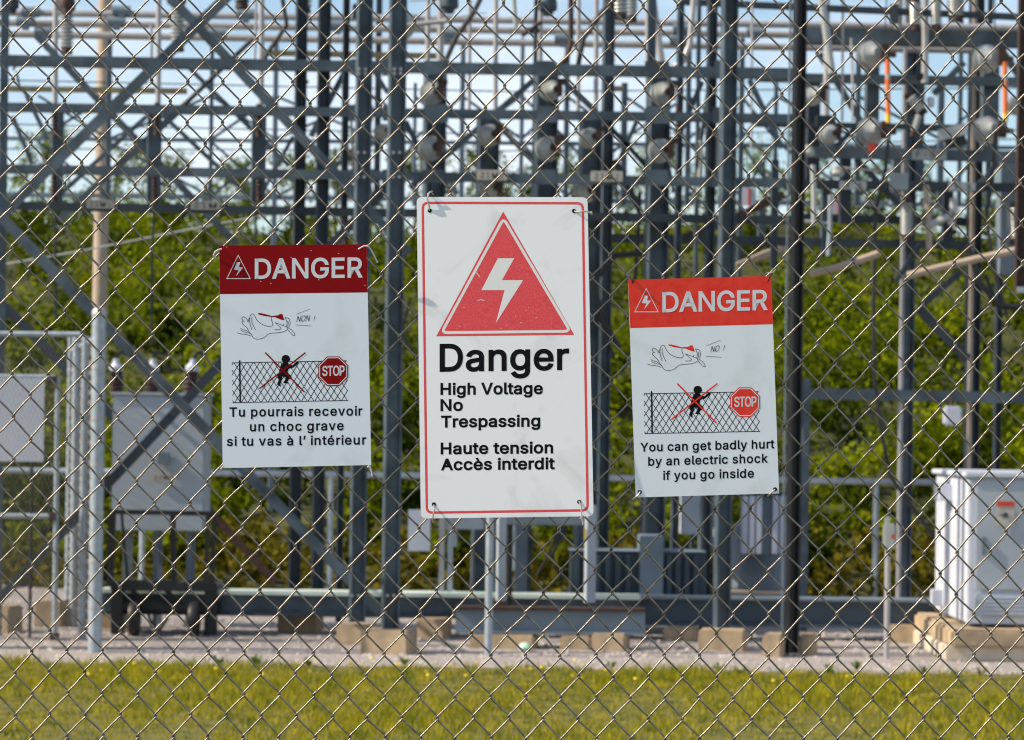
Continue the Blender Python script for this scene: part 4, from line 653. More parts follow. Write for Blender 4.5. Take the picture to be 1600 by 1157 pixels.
# white enclosure at the right
X0 = P(1513, 860, 20).x; W = 2.0; D = 1.55; zb = .245; zt = 1.275
t = thing('white_enclosure', 'large white equipment enclosure with a red headed danger label at the right', 'electrical enclosure', (X0+W/2, 20+D/2, 0))
b = MB(); b.box((X0+W/2, 20+D/2, (zb+zt)/2), W, D, zt-zb); b.build('housing', 'white', t, bevel=.01)
b = MB(); b.box((X0+W/2, 20+D/2, zt+.02), W+.06, D+.08, .035); b.build('roof', 'white', t, bevel=.006)
b = MB(); b.box((X0+.42, 19.985, .87), .74, .02, .76); b.build('door_panel', 'lgrey', t, bevel=.004)
b = MB(); b.box((X0+.42, 19.985, .38), .74, .02, .16); b.build('vent_panel', 'lgrey', t, bevel=.004)
for q in (((X0-.035, 20.9, 1.15), .12, .3, .12), ((X0-.03, 21.2, .36), .1, .1, .12)): b = MB(); b.box(*q); b.build('side_bracket', 'white', t, bevel=.006)
for z_ in (.58, .87, 1.16): k = MB(); k.box((X0+.8, 19.975, z_), .02, .02, .07); k.build('hinge', 'tube', t)
k = MB(); k.box((X0+.1, 19.97, .8), .025, .03, .12); k.build('handle', 'tgrey', t)
for q_ in range(5): k = MB(); k.box((X0+.42, 19.972, .325+q_*.028), .62, .012, .008); k.build('louvre', 'white', t)
c = P(1571, 803, 19.96); k = MB(); k.box(c, .125, .006, .175); lb = k.build('danger_label', 'plate', t)
k = MB(); k.box(c+Vector((0, -.005, .07)), .125, .004, .035); k.build('label_header', 'redp', lb)
k = MB(); k.lathe(c+Vector((0, -.005, -.01)), (0, -1, 0), [(0, .02), (.003, .02)], 12); k.box(c+Vector((-.025, -.006, -.01)), .03, .003, .008); k.build('label_symbol', 'dblue', lb)
b = MB(); b.box((X0+W/2+.06, 20.75, .16), W+.42, 2.0, .13); pl = tag(b.build('concrete_pad', 'conc', bevel=.02, smooth=True), 'tan concrete pad carrying the white enclosure', 'concrete pad')
b = MB(); b.box((X0+W/2+.02, 20.85, .05), W+.4, 2.1, .11); tag(b.build('concrete_footing', mat('pale_concrete', (.55, .48, .38), .85, 0, n=.12, scale=5, bump=.2), bevel=.01), 'pale concrete footing below the pad of the white enclosure', 'footing')

# centre transformer
t = thing('pad_transformer', 'dark blue transformer with light finned radiators below the bright red sign', 'transformer', G(1090, 22.4))
def bx(px0, py0, px1, py1, d, dep, m, name, par=t, bev=.006):
    a = P(px0, py0, d); c = P(px1, py1, d); k = MB(); k.box(((a.x+c.x)/2, d+dep/2, (a.z+c.z)/2), c.x-a.x, dep, a.z-c.z); return k.build(name, m, par, bevel=bev)
bx(892, 862, 1000, 935, 22.0, .5, 'dblue', 'tank'); bx(1000, 838, 1036, 937, 21.9, .6, 'tgrey', 'control_cabinet'); bx(1036, 862, 1104, 937, 22.0, .5, 'dblue', 'tank')
bx(890, 860, 1104, 864, 21.97, .55, 'tgrey', 'cover')
for x0 in (898, 914, 930, 946, 962, 978, 1042, 1056, 1070, 1084): bx(x0, 868, x0+7, 932, 21.94, .06, 'dblue', 'fin', bev=.003)
bx(1066, 700, 1098, 836, 23.2, .3, 'white', 'white_cabinet'); bx(1098, 780, 1120, 860, 23.1, .1, 'tgrey', 'side_cabinet')
t2 = thing('finned_transformer', 'grey rounded transformer tank with white radiator fins between the dark posts', 'transformer', G(1190, 23.3))
k = MB(); p = G(1192, 23.2); k.lathe((p.x, 23.5, P(1190, 928, 23.2).z), (0, 0, 1), [(0, .19), (.03, .24), (.5, .24), (.55, .22), (.56, .1)], 24); k.build('tank', 'tgrey', t2, smooth=True)
for x0 in (1160, 1171, 1182, 1208, 1219): bx(x0, 775, x0+8, 866, 23.0, .14, 'white', 'radiator_fin', t2, .004)
bx(1190, 772, 1206, 868, 23.05, .1, 'tgrey', 'radiator_frame', t2); bx(1128, 768, 1232, 776, 23.0, .2, 'dsteel', 'radiator_header', t2)
bx(1140, 926, 1235, 938, 22.9, .5, 'wood', 'base_plank', t2)
t = thing('meter_pole', 'short dark pole with a small cream meter cap left of the black post', 'meter pole', G(1121, 20.9))
p = P(1121, 900, 20.9); k = MB(); k.tube([(p.x, 20.9, 0), (p.x, 20.9, P(1121, 840, 20.9).z)], .018, 10); k.build('pole', 'wood', t, smooth=True)
k = MB(); c = P(1121, 833, 20.9); k.lathe(c-Vector((0, 0, .03)), (0, 0, 1), [(0, .03), (.06, .032), (.075, .015)], 12); k.build('cap', 'porc', t, smooth=True)

# frames below the big sign
t = thing('equipment_stand', 'pale grey steel stand with a box on top below the big white sign', 'equipment stand', G(850, 21.3))
for (x, w_) in ((783, .06), (922, .07)): post(t, x, 880, 21.0, w_, top=P(x, 790, 21).z, z0=.3, m='lgrey', sec='box', name='leg')
post(t, 796, 900, 21.2, .035, top=P(790, 800, 21).z, z0=.25, m='black', sec='box', name='dark_leg'); post(t, 814, 880, 22.6, .09, top=1.0, m='tgrey', sec='c', name='rear_leg'); post(t, 770, 880, 21.6, .04, top=1.0, z0=.3, m='dblue', sec='box', name='rear_leg')
bx(790, 740, 918, 822, 21.1, .35, 'tgrey', 'box', t); bx(872, 822, 884, 845, 21.2, .05, 'dblue', 'conduit', t)
k = MB(); k.tube([P(880, 830, 21.2), P(862, 870, 21.2), P(878, 905, 21.3)], .012, 8); k.build('hose', 'cable', t, smooth=True)
k = MB(); c = P(914, 835, 20.98); k.box(c, .012, .02, .08); k.build('yellow_marker', 'yellow', t)
k = MB(); c = P(776, 945, 20.6); k.box(c, .13, .1, .05); k.build('rusty_foot', 'cast', t)
t = thing('small_stand', 'small grey frame with a shelf box left of the thin fence post', 'equipment stand', G(700, 21.6))
for x in (690, 703): post(t, x, 880, 21.6, .035, top=P(x, 800, 21.6).z, z0=.2, m='lgrey' if x > 695 else 'tube', sec='box', name='leg')
bx(694, 790, 756, 828, 21.6, .3, 'lgrey', 'shelf_box', t); bx(706, 828, 714, 855, 21.6, .1, 'lgrey', 'small_box', t)
k = MB(); c = P(655, 829, 22); t = thing('blank_sign', 'blank white notice board hanging on the rear posts left of the big sign', 'sign', c)
k.box(c, .17, .01, .32, .05); k.build('board', 'white', t)
t = thing('lamp_box', 'small white hanging box beside the far right posts under the cross rail', 'box', P(1488, 660, 26)); k = MB()
k.box(P(1488, 650, 25.9), .16, .12, .18); k.build('body', 'white', t, bevel=.02); k = MB(); k.tube([P(1488, 634, 25.95), P(1488, 622, 25.95)], .02, 8); k.build('hanger', 'cast', t)
t = thing('valve_post', 'thin grey post with a small white instrument box left of the white enclosure', 'instrument post', G(1385, 19.9))
p = G(1385, 19.9); k = MB(); k.tube([(p.x, 19.9, 0), (p.x, 19.9, .8)], .02, 10); k.build('post', 'tube', t, smooth=True)
k = MB(); k.box((p.x+.005, 19.87, .86), .085, .07, .18); k.build('instrument_box', 'porc', t, bevel=.012); k = MB(); k.box((p.x+.025, 19.83, .86), .02, .005, .03); k.build('red_mark', 'redp', t); k = MB(); k.box((p.x-.01, 19.87, .97), .03, .03, .06); k.build('top_cap', 'porc', t)
c = P(820, 1017, 20.2); k = MB(); k.lathe((c.x, 20.2, .0), (0, 0, 1), [(0, .03), (.025, .05), (.05, .035), (.06, .01)], 12)
tag(k.build('mint_lump', mat('mint_plastic', (.45, .68, .52), .4), smooth=True), 'small pale mint green lump lying on the gravel below the big sign', 'debris')

# far railing
t = thing('pipe_railing', 'thin grey pipe railing at the foot of the green hill', 'railing', (0, 27, 0))
z = 1.11; k = MB(); k.tube([(-6.2, 27, z), (6.5, 27, z)], .03, 8); k.build('top_rail', 'pipe', t, smooth=True)
for px in (-40, 222, 516, 806, 1095, 1368, 1640):
    p = P(px, 840, 27); k = MB(); k.tube([(p.x, 27, 0), (p.x, 27, z)], .028, 8); k.build('post', 'pipe', t, smooth=True)

# ================================================================ INNER CHAIN LINK FENCE AND GATE (left) and its post below the sign
def mesh_panel(parent, a, c, z0, z1, pitch=.06):
    """woven wire panel between plan points a and c"""
    a = Vector(a); c = Vector(c); Ln = (c-a).length; u = (c-a).normalized(); nn = Vector((-u.y, u.x, 0)); h = pitch*1.2
    n = int(Ln/pitch)+1; k = MB()
    for i in range(n*2):
        x0 = i*pitch/2
        pts = []
        for j in range(int((z1-z0)/(h/2))+1):
            xx = x0+(pitch/2 if j % 2 else 0)
            if xx > Ln: xx = Ln
            q = a+u*xx+nn*(.003 if j % 2 else -.003); pts.append((q.x, q.y, z0+j*h/2))
        k.tube(pts, .0027, 3, cap=False)
    return k.build('wire_mesh', 'wire', parent, kind='stuff')
gp = G(148, 19.6); zt = P(148, 493, 19.6).z
t = thing('inner_chain_link_fence', 'inner chain link fence ending at the thick round post left of the transformer box', 'fence', gp)
k = MB(); k.tube([(gp.x, 19.6, 0), (gp.x, 19.6, zt)], .047, 18); k.build('corner_post', 'pipe', t, smooth=True)
k = MB(); k.lathe((gp.x, 19.6, zt), (0, 0, 1), [(0, .052), (.03, .05), (.055, .03), (.06, .008)], 18); k.build('post_cap', 'tube', t, smooth=True)
for i, (px, d, r) in enumerate(((128, 20.8, .03), (114, 22.0, .032), (105, 23.6, .025))):
    p = G(px, d); k = MB(); k.tube([(p.x, d, 0), (p.x, d, P(px, 525, d).z)], r, 12); k.build('line_post', 'pipe', t, smooth=True)
q0 = Vector((gp.x, 19.6, 0)); q1 = G(105, 23.6); mesh_panel(t, q0, q1, .05, 2.1)
k = MB(); k.tube([(q0.x, q0.y, 2.17), (q1.x, q1.y, 2.17)], .02, 10); k.build('top_rail', 'pipe', t, smooth=True)
k = MB()
for z in (.3, .62, .95, 1.28, 1.6, 1.95): k.lathe((gp.x, 19.6, z), (0, 0, 1), [(0, .051), (.022, .051)], 16)
k.build('tension_bands', 'tube', t)
q2 = G(-380, 19.7); k = MB(); k.tube([P(126, 523, 19.75), P(-380, 519, 19.75)], .02, 10); k.build('top_rail', 'pipe', t, smooth=True)
mesh_panel(t, G(-380, 19.78), G(132, 19.78), .04, 2.2)
t = thing('yard_gate', 'grey pipe gate with a white blank notice at the left edge', 'gate', G(60, 20.6))
d = 20.6; k = MB(); k.tube([P(86, 590, d), P(-300, 585, d)], .021, 10); k.build('top_rail', 'pipe', t, smooth=True); k = MB(); k.tube([P(86, 807, d), P(-300, 803, d)], .02, 10); k.build('middle_rail', 'pipe', t, smooth=True)
p = G(85, d); k = MB(); k.tube([(p.x, d, .02), (p.x, d, P(85, 590, d).z)], .02, 10); k.build('gate_stile', 'pipe', t, smooth=True)
p = G(46, d); k = MB(); k.tube([(p.x, d, .02), (p.x, d, P(46, 592, d).z)], .012, 10); k.build('drop_rod', 'cable', t, smooth=True)
for y in (594, 807): k = MB(); k.box(P(82, y, d-.03), .05, .04, .06); k.build('hinge', 'cast', t)
p = P(85, 1023, d); k = MB(); k.box((p.x, d, .03), .06, .05, .05); k.build('foot_latch', 'cast', t)
mesh_panel(t, G(-300, d+.03), G(84, d+.03), .05, 1.9)
t = thing('gate_notice', 'blank white notice board wired to the yard gate at the left edge', 'sign', P(32, 655, 20.5)); a = P(-12, 590, 20.5); c = P(68, 722, 20.5)
k = MB(); k.box(((a.x+c.x)/2, 20.5, (a.z+c.z)/2), c.x-a.x, .008, a.z-c.z); k.build('board', 'white', t)
g2 = G(763, 19.7); k = MB(); k.tube([(g2.x, 19.7, 0), (g2.x+.0, 19.7, 1.25)], .028, 14); tag(k.build('thin_yard_post', 'pipe', smooth=True), 'thin round steel post standing on the lawn edge below the big white sign', 'post')

# ================================================================ NEAR CHAIN LINK FENCE
FD = 4.85
kx = np.array([0, 3, 13, 16, 26, 29.]); X_0 = np.array([22, 183, 732, 898.5, 1439, 1591.7]); X_6 = np.array([18, 182, 732, 899, 1440.7, 1597]); X_13 = np.array([23, 187, 737.6, 903, 1443, 1599.])
Y_0 = np.array([59, 59, 68.7, 71, 87.7, 96.5]); Y_6 = np.array([453.5, 454, 463, 464, 473, 476.]); Y_13 = np.array([919, 919, 924.5, 925.7, 929, 926.])
def ext(xs, ys, k):
    if k < xs[0]: return ys[0]+(k-xs[0])*(ys[2]-ys[0])/(xs[2]-xs[0])
    if k > xs[-1]: return ys[-1]+(k-xs[-1])*(ys[-1]-ys[2])/(xs[-1]-xs[2])
    return float(np.interp(k, xs, ys))
def V(k, j):
    def q(a0, a6, a13):
        a, b_, c = ext(kx, a0, k), ext(kx, a6, k), ext(kx, a13, k)
        if j <= 0: return a+j*(b_-a)/6
        if j <= 6: return a+(b_-a)*j/6
        if j <= 13: return b_+(c-b_)*(j-6)/7
        return c+(j-13)*(c-a)/13
    h = math.sin(k*12.9898+j*78.233)*43758.5453; h2 = math.sin(k*39.346+j*11.135)*24634.63
    return q(X_0, X_6, X_13)+(h-math.floor(h)-.5)*3.0, q(Y_0, Y_6, Y_13)+(h2-math.floor(h2)-.5)*3.4
t = thing('chain_link_fence', 'near galvanised chain link fence in sharp focus across the whole view, carrying three warning signs', 'fence', (0, FD, 0))
J0, J1 = -3, 32
def wire(k0):
    """one zigzag picket between column k0 (left turns) and k0+.5 (right turns)"""
    half = (k0*2) % 2 != 0
    pts = []; a = 1.7/1000; D = 2.6/1000
    seq = []
    for n_ in range((J1-J0)*2+1):
        j = J0+n_*.5
        isint = (n_ % 2 == 0)
        right = (isint == half)
        seq.append((k0+.5 if right else k0, j, right))
    for i, (k, j, rt) in enumerate(seq):
        x, y = V(k, j); p = P(x, y, FD); p.x += a if rt else -a
        pts.append(p)
        if i < len(seq)-1:
            k2, j2, r2 = seq[i+1]; x2, y2 = V(k2, j2); q = P(x2, y2, FD); q.x += a if r2 else -a
            s_ = -1 if rt else 1        # from a right turn downwards = '/' strand, in front
            bow = random.gauss(0, .0006)
            for u, dd, ox in ((.045, .62, .5), (.12, 1., .35), (.32, 1.05, .0), (.5, 1.05, 0), (.68, 1.05, 0), (.88, 1., -.35), (.955, .62, -.5)):
                m_ = p.lerp(q, u); sg = 1 if rt else -1
                m_.x += sg*ox*.0022; m_.z += bow*math.sin(u*math.pi)-.0009*math.sin(u*2*math.pi); m_.x -= sg*.0006*math.sin(u*2*math.pi)
                m_.y += s_*dd*D; pts.append(m_)
    b = MB(); b.tube(pts, .00166, 7, cap=True); return b.build('wire', 'wire', t, smooth=False)
kk = -22.0
while kk <= 51.0:
    o = wire(kk); o.data.polygons.foreach_set('use_smooth', [True]*len(o.data.polygons)); kk += .5
xl, xr = P(V(-6, 6)[0]-20, 600, FD).x, P(V(35.5, 6)[0]+20, 600, FD).x
xll, xrr = P(V(-22, 6)[0]-20, 600, FD).x, P(V(51.5, 6)[0]+20, 600, FD).x
for x in (xll, xl, xr, xrr):
    k = MB(); k.tube([(x, FD+.04, 0), (x, FD+.04, 2.62)], .03, 16); k.build('post', 'pipe', t, smooth=True)
    k = MB(); k.lathe((x, FD+.04, 2.62), (0, 0, 1), [(0, .033), (.02, .033), (.035, .01)], 16); k.build('post_top', 'pipe', t)
k = MB(); k.tube([(xll, FD+.03, 2.66), (xrr, FD+.03, 2.66)], .021, 12); k.build('top_rail', 'pipe', t, smooth=True)

# ================================================================ SIGNS
class Sign:
    def __init__(s, name, label, corners, pitch, yaw, dist, m, thick=.0018, rad=0):
        s.m = m; cx = sum(c[0] for c in corners)/4; cy = sum(c[1] for c in corners)/4
        s.o = P(cx, cy, dist)
        s.n = Vector((math.sin(yaw)*math.cos(pitch), -math.cos(yaw)*math.cos(pitch), math.sin(pitch)))
        s.t = thing(name, label, 'warning sign', s.o); s.th = thick
        pts = []
        for i, c in enumerate(corners):
            p0 = Vector(c); a = (Vector(corners[i-1])-p0).normalized(); b_ = (Vector(corners[(i+1) % 4])-p0).normalized()
            if rad:
                for u in (0, .25, .5, .75, 1): pts.append(tuple(p0+a*rad*(1-u)**2+b_*rad*u**2))
            else: pts.append(tuple(p0))
        f = [s.pt(x, y, 0) for x, y in pts]; bk = [v-s.n*thick for v in f]; k = MB(); n_ = len(f)
        k.add(f+bk, [tuple(range(n_)), tuple(range(n_, 2*n_))[::-1]]+[((i+1) % n_, i, n_+i, n_+(i+1) % n_) for i in range(n_)]); s.panel = k.build('panel', m, s.t)
    def pt(s, x, y, lift):
        o = Vector((0, 0, EYE)); r = P(x, y, 1.0)-o; q = s.o+s.n*lift*.00007
        return o+r*((q-o).dot(s.n)/r.dot(s.n))
    def poly(s, pts, m, name, lift=1, par=None):
        k = MB(); k.add([s.pt(x, y, lift) for x, y in pts], [tuple(range(len(pts)))]); return s.fin(k, name, m, par)
    def fin(s, k, name, m, par=None):
        o = k.build(name, m, par or s.t); bm = bmesh.new(); bm.from_mesh(o.data); bmesh.ops.triangulate(bm, faces=bm.faces[:]); bm.to_mesh(o.data); bm.free(); return o
    def strokes(s, lines, wd, m, name, lift=2, close=False, smooth=0, par=None):
        k = MB()
        for ln in lines:
            ln = [Vector(p) for p in ln]
            for _ in range(smooth):
                q = [ln[0]]
                for a, b_ in zip(ln, ln[1:]): q += [a.lerp(b_, .25), a.lerp(b_, .75)]
                ln = q+[ln[-1]]
            if close: ln = ln+[ln[0], ln[1]]
            n_ = len(ln); L_ = []; R_ = []
            for i, p in enumerate(ln):
                d1 = (ln[min(i+1, n_-1)]-ln[i]) if i < n_-1 else (ln[i]-ln[i-1]); d0 = (ln[i]-ln[i-1]) if i > 0 else d1
                d0 = d0.normalized() if d0.length else Vector((1, 0)); d1 = d1.normalized() if d1.length else d0
                tn = (d0+d1); tn = tn.normalized() if tn.length > .01 else d1; nn = Vector((-tn.y, tn.x)); sc_ = 1/max(.5, nn.dot(Vector((-d1.y, d1.x))))
                L_.append(p+nn*wd/2*sc_); R_.append(p-nn*wd/2*sc_)
            if close: L_ = L_[1:]; R_ = R_[1:]; n_ -= 1
            k.add([s.pt(p.x, p.y, lift) for p in L_+R_], [(i, i+1, n_+i+1, n_+i) for i in range(n_-1)])
        return s.fin(k, name, m, par)
    def text(s, body, x0, x1, yb0, yb1, cap, m='ink', lift=2, off=0.0, shear=0.0, name='lettering', ratio=None, lean=0.0):
        bold = max(0, off)*2*cap/.727
        """baseline from (x0,yb0) to (x1,yb1), capital height cap (pixels)"""
        _, _ = 0, 0
        H = 0.509   # cap height of the font per unit size
        want = (x1-x0)/cap*H
        def wid(sp):
            vs, fs = text2d(body, sp, off, shear); xs = [v[0] for v in vs]; return max(xs)-min(xs)
        w1, w2 = wid(1.0), wid(1.4); sp = 1.0+(want-w1)/(w2-w1)*.4 if abs(w2-w1) > 1e-6 else 1.0; sp = min(1.03 if s.m == 'sw' else 1.14, max(.93, sp))
        vs, fs = text2d(body, sp, off, shear); xs = [v[0] for v in vs]; xm, xM = min(xs), max(xs); k = MB(); out_ = []
        for v in vs:
            u = (v[0]-xm)/(xM-xm); hh = v[1]/H*cap; out_.append(s.pt(x0+(x1-x0)*u+lean*hh, yb0+(yb1-yb0)*u-hh, lift+v[2]))
        k.add(out_, fs)
        if bold:      # heavier weight: a ribbon along every outline, a hair above the filled face
            x = 0
            for ch in body:
                gl = GLYPHS[ch]
                for lp in gl[1:]:
                    q = []
                    for a_, b_ in zip(lp[::2], lp[1::2]):
                        u = (x+a_/1000-xm)/(xM-xm); hh = b_/1000/H*cap; q.append(Vector((x0+(x1-x0)*u+lean*hh, yb0+(yb1-yb0)*u-hh)))
                    n_ = len(q)
                    L2 = []; R2 = []
                    for i in range(n_):
                        d0 = (q[i]-q[i-1]).normalized(); d1 = (q[(i+1) % n_]-q[i]).normalized(); tn = d0+d1; tn = tn.normalized() if tn.length > .05 else d1
                        nn = Vector((-tn.y, tn.x)); f_ = 1/max(.6, abs(nn.dot(Vector((-d1.y, d1.x))))); L2.append(q[i]+nn*bold/2*f_); R2.append(q[i]-nn*bold/2*f_)
                    k.add([s.pt(p.x, p.y, lift+.8) for p in L2+R2], [(i, (i+1) % n_, n_+(i+1) % n_, n_+i) for i in range(n_)])
                x += gl[0]/1000*sp
        return k.build(name, m, s.t)

def tie(sg, pts, r=.0013, name='tie_wire', m='tube', hole=None):
    k = MB(); k.tube([sg.pt(x, y, 0)+sg.n*h for x, y, h in pts], r, 8); k.build(name, m, sg.t, smooth=True)
    if hole:
        x, y = hole; k = MB(); c = sg.pt(x, y, 4); k.lathe(c, sg.n, [(0, .0036), (.0002, .0036)], 14); k.build('hole', 'ink', sg.t)

# ---- main sign
s = Sign('danger_sign', 'large white enamel sign with a red lightning triangle and High Voltage No Trespassing lettering', [(651, 308), (918, 308.5), (927.5, 807), (657.5, 810.5)], R(1.9), R(-1.9), FD-.019, 'sw', rad=9)
def rrect(pts, r):
    o = []
    for i, c in enumerate(pts):
        p0 = Vector(c); a = (Vector(pts[i-1])-p0).normalized(); b_ = (Vector(pts[(i+1) % 4])-p0).normalized()
        for u in np.linspace(0, 1, 7): o.append(tuple(p0+a*r*(1-u)**2+b_*r*u**2))
    return o
bl = rrect([(660.5, 317.3), (910.5, 318), (918.3, 797.7), (667, 801.5)], 9)
s.strokes([bl], 3.9, 'red_m', 'border_line', 1, close=True)
s.poly([(786.3, 330.7), (897.3, 523.8), (681.5, 525.9)], 'red_m', 'warning_triangle', 1)
def rtri(pts, r):
    o = []
    for i, c in enumerate(pts):
        p0 = Vector(c); a = (Vector(pts[i-1])-p0).normalized(); b_ = (Vector(pts[(i+1) % 3])-p0).normalized()
        for u in np.linspace(0, 1, 7): o.append(tuple(p0+a*r*(1-u)**2+b_*r*u**2))
    return o
s.strokes([rtri([(786.8, 341.5), (891, 518), (690, 520.2)], 9)], 4.4, 'pwm', 'triangle_ring', 2, close=True)
s.poly([(640+x/4.82, 295+y/4.82) for x, y in [(665, 525), (788, 525), (695, 690), (855, 690), (650, 1012), (715, 765), (540, 765)]], 'pwm', 'lightning_bolt', 2)
s.text('Danger', 688.3, 887.7, 580, 577.2, 41, off=.026)
s.text('High Voltage', 689, 847.3, 616.8, 615.5, 17.2, off=.036)
s.text('No', 689, 722.4, 642, 641.7, 17.2, off=.036)
s.text('Trespassing', 690, 843.3, 667.8, 666.3, 17.2, off=.036)
s.text('Haute tension', 689.3, 863.4, 709.7, 708, 17, off=.036)
s.text('Accès interdit', 690, 866, 734.7, 732.9, 17, off=.036)
for i in range(16):
    x, y = random.uniform(705, 875), random.uniform(430, 518)
    if abs(x-786) < (y-345)*.52:
        s.strokes([[(x, y), (x+random.uniform(-4, 4), y+random.uniform(-2, 2))]], random.uniform(.4, 1.0), 'scuff', 'scuff_mark', 3)
s.strokes([[(746, 470), (751, 468.5), (757, 470)]], 1.6, 'scuff', 'scuff_mark', 3); s.strokes([[(743, 425), (750, 433)]], 1.6, 'scuff', 'scuff_mark', 3)
tie(s, [(671, 329, .000), (670.5, 322, .003), (668, 312, .005), (669, 303, .003), (674, 297, -.02)], hole=(671.5, 329.5)); tie(s, [(669, 308, .004), (672.5, 300, .006), (677, 304, -.004)], .001)
tie(s, [(897.5, 330.5, .0), (905, 332, .004), (914, 330.5, .005), (922, 333, .004), (925, 334, -.015)], hole=(897, 330)); tie(s, [(921.5, 333, .0045), (925, 334, .0045)], .0026)
tie(s, [(678, 789, .0), (679, 796, .004), (677, 805, .005), (676, 812, .002), (676, 817, -.02)], hole=(678, 788.5)); tie(s, [(905, 783, .0), (908, 793, .004), (909, 806, .005), (911, 820, .003)], hole=(905, 784.5)); tie(s, [(906, 811, .004), (911, 806, .006), (913, 809, -.01)], .001)

HAND = [[(275, 870), (300, 886), (335, 891), (355, 916), (385, 927)], [(245, 915), (280, 926), (330, 930), (380, 946)], [(280, 890), (305, 905), (345, 915)],
        [(385, 935), (355, 900), (345, 872), (300, 832), (290, 815), (302, 800), (318, 805)], [(302, 800), (288, 776), (302, 761), (325, 770), (350, 798), (344, 812)],
        [(362, 812), (352, 790), (366, 772)], [(385, 885), (362, 810), (366, 775), (372, 745), (395, 732), (412, 746), (430, 792), (470, 830), (520, 850), (577, 858), (590, 830), (570, 790), (575, 762), (600, 755)],
        [(388, 765), (384, 805), (400, 850), (422, 888)], [(385, 938), (400, 965), (432, 978), (480, 972), (512, 955), (537, 930), (572, 918), (640, 915), (692, 905), (727, 885)],
        [(608, 820), (640, 850), (670, 872), (650, 886), (603, 885)], [(608, 818), (700, 852), (760, 880), (795, 925), (797, 942), (775, 940), (745, 905), (718, 868)],
        [(700, 770), (735, 775), (746, 792), (752, 832), (738, 862)], [(702, 772), (718, 802), (722, 832), (712, 860)], [(728, 800), (735, 830), (725, 856)], [(690, 828), (680, 840), (690, 850)]]
PLANE = [(440, 728), (470, 728), (530, 742), (578, 756), (640, 748), (652, 736), (680, 738), (684, 760), (697, 797), (662, 790), (602, 766), (570, 765), (500, 755), (452, 742)]
BOLT = [(245, 245), (277, 245), (264, 290), (302, 296), (236, 378), (260, 320), (216, 315)]
def art(s, header, ox, oy, fx, fy, tlx, txt3, hw, redm, label_no, hand, cross_m):
    """ox, oy: shift of the upper drawings; fx, fy: shift of the fence drawing (both relative to the left sign)"""
    s.poly(header, redm, 'header_band', 1)
    T = lambda p, a=ox, b_=oy: (330+p[0]/6.09+a, 370+p[1]/6.09+b_)
    s.strokes([[T(p, tlx[0], tlx[1]) for p in [(257, 178), (372, 400), (148, 400)]]], 1.1, 'pw', 'triangle_outline', 2, close=True)
    s.poly([T(p, tlx[0], tlx[1]) for p in BOLT], 'pw', 'lightning_bolt', 2)
    s.poly([T(p) for p in PLANE], redm, 'red_tool', 1)
    s.strokes([[T(p) for p in l] for l in HAND], .8, 'ink', 'hand_drawing', 2, smooth=2)
    s.strokes([[T((808, 740)), T((940, 688))], [T((803, 840)), T((950, 850))]], .62, 'ink', 'word_lines', 2)
    Z = lambda x, y: (330+x/5.508+fx, 540+y/5.508+fy)
    TL, TR, BL, BR = (178, 150), (1166, 132), (184, 493), (1178, 474)
    def uv(u, v):
        a = (TL[0]+(TR[0]-TL[0])*u, TL[1]+(TR[1]-TL[1])*u); b_ = (BL[0]+(BR[0]-BL[0])*u, BL[1]+(BR[1]-BL[1])*u)
        return Z(a[0]+(b_[0]-a[0])*v, a[1]+(b_[1]-a[1])*v)
    ls = []; sw_ = 3.9/17.3
    for i in range(-4, 18):
        u0 = (i+.3)/17.3
        for sg in (1, -1):
            p0, p1 = u0, u0+sw_; v0, v1 = 0., 1.
            if p0 < 0: v0 = -p0/sw_; p0 = 0
            if p1 > 1: v1 = 1-(p1-1)/sw_; p1 = 1
            if p0 < 1 and p1 > 0 and v1 > v0: ls.append([uv(p0, v0 if sg > 0 else 1-v0), uv(p1, v1 if sg > 0 else 1-v1)])
    s.strokes(ls, 1.1, 'ink', 'fence_drawing', 1)
    s.strokes([[uv(0, 0), uv(1, 0)], [uv(0, 1), uv(1, 1)]], 1.1, 'ink', 'fence_rails', 2)
    s.strokes([[Z(245, 128), Z(250, 495)]], 2.4, 'ink', 'fence_post', 2)
    hd = [Z(642+37*math.cos(a)*(1+.05*math.sin(5*a)), 116+34*math.sin(a)) for a in np.linspace(0, 2*math.pi, 20, endpoint=False)]
    k = [(628, 140), (655, 148), (680, 168), (700, 172), (735, 140), (752, 144), (745, 160), (705, 192), (682, 196), (664, 205), (656, 235), (690, 262), (692, 282), (662, 296), (655, 308), (668, 325), (650, 328), (618, 322), (640, 290), (640, 272), (612, 268), (606, 300), (596, 330), (600, 358), (585, 350), (565, 335), (580, 300), (572, 262), (585, 225), (590, 190), (604, 160)]
    s.poly(hd, 'ink', 'child_head', 3); s.poly([Z(x, y) for x, y in k], 'ink', 'climbing_child', 3)
    s.strokes([[Z(465, 62), Z(803, 402)], [Z(812, 62), Z(416, 372)]], 2.3, cross_m, 'cross_mark', 5)
    c = (1050, 222)
    def octa(r): return [Z(c[0]+r*math.cos(R(22.5+45*i)), c[1]+r*.99*math.sin(R(22.5+45*i))) for i in range(8)]
    s.poly(octa(139), redm, 'stop_sign', 4); s.strokes([octa(126)], 1.3, 'pw', 'stop_ring', 5, close=True)
    a = Z(958, 262); b_ = Z(1146, 258); s.text('STOP', a[0], b_[0], a[1], b_[1], 15, 'pw', 5, off=.02, name='stop_lettering')
    for (body, x0, x1, y0, y1, cp) in txt3: s.text(body, x0, x1, y0, y1, cp, off=.026)
    x0, x1, y0, y1, hl, hr = hw; s.text('DANGER', x0, x1, y0, y1, (hl+hr)/2, 'pw', 3, off=.022)
    x, xe = hand[1]; yb = hand[2]
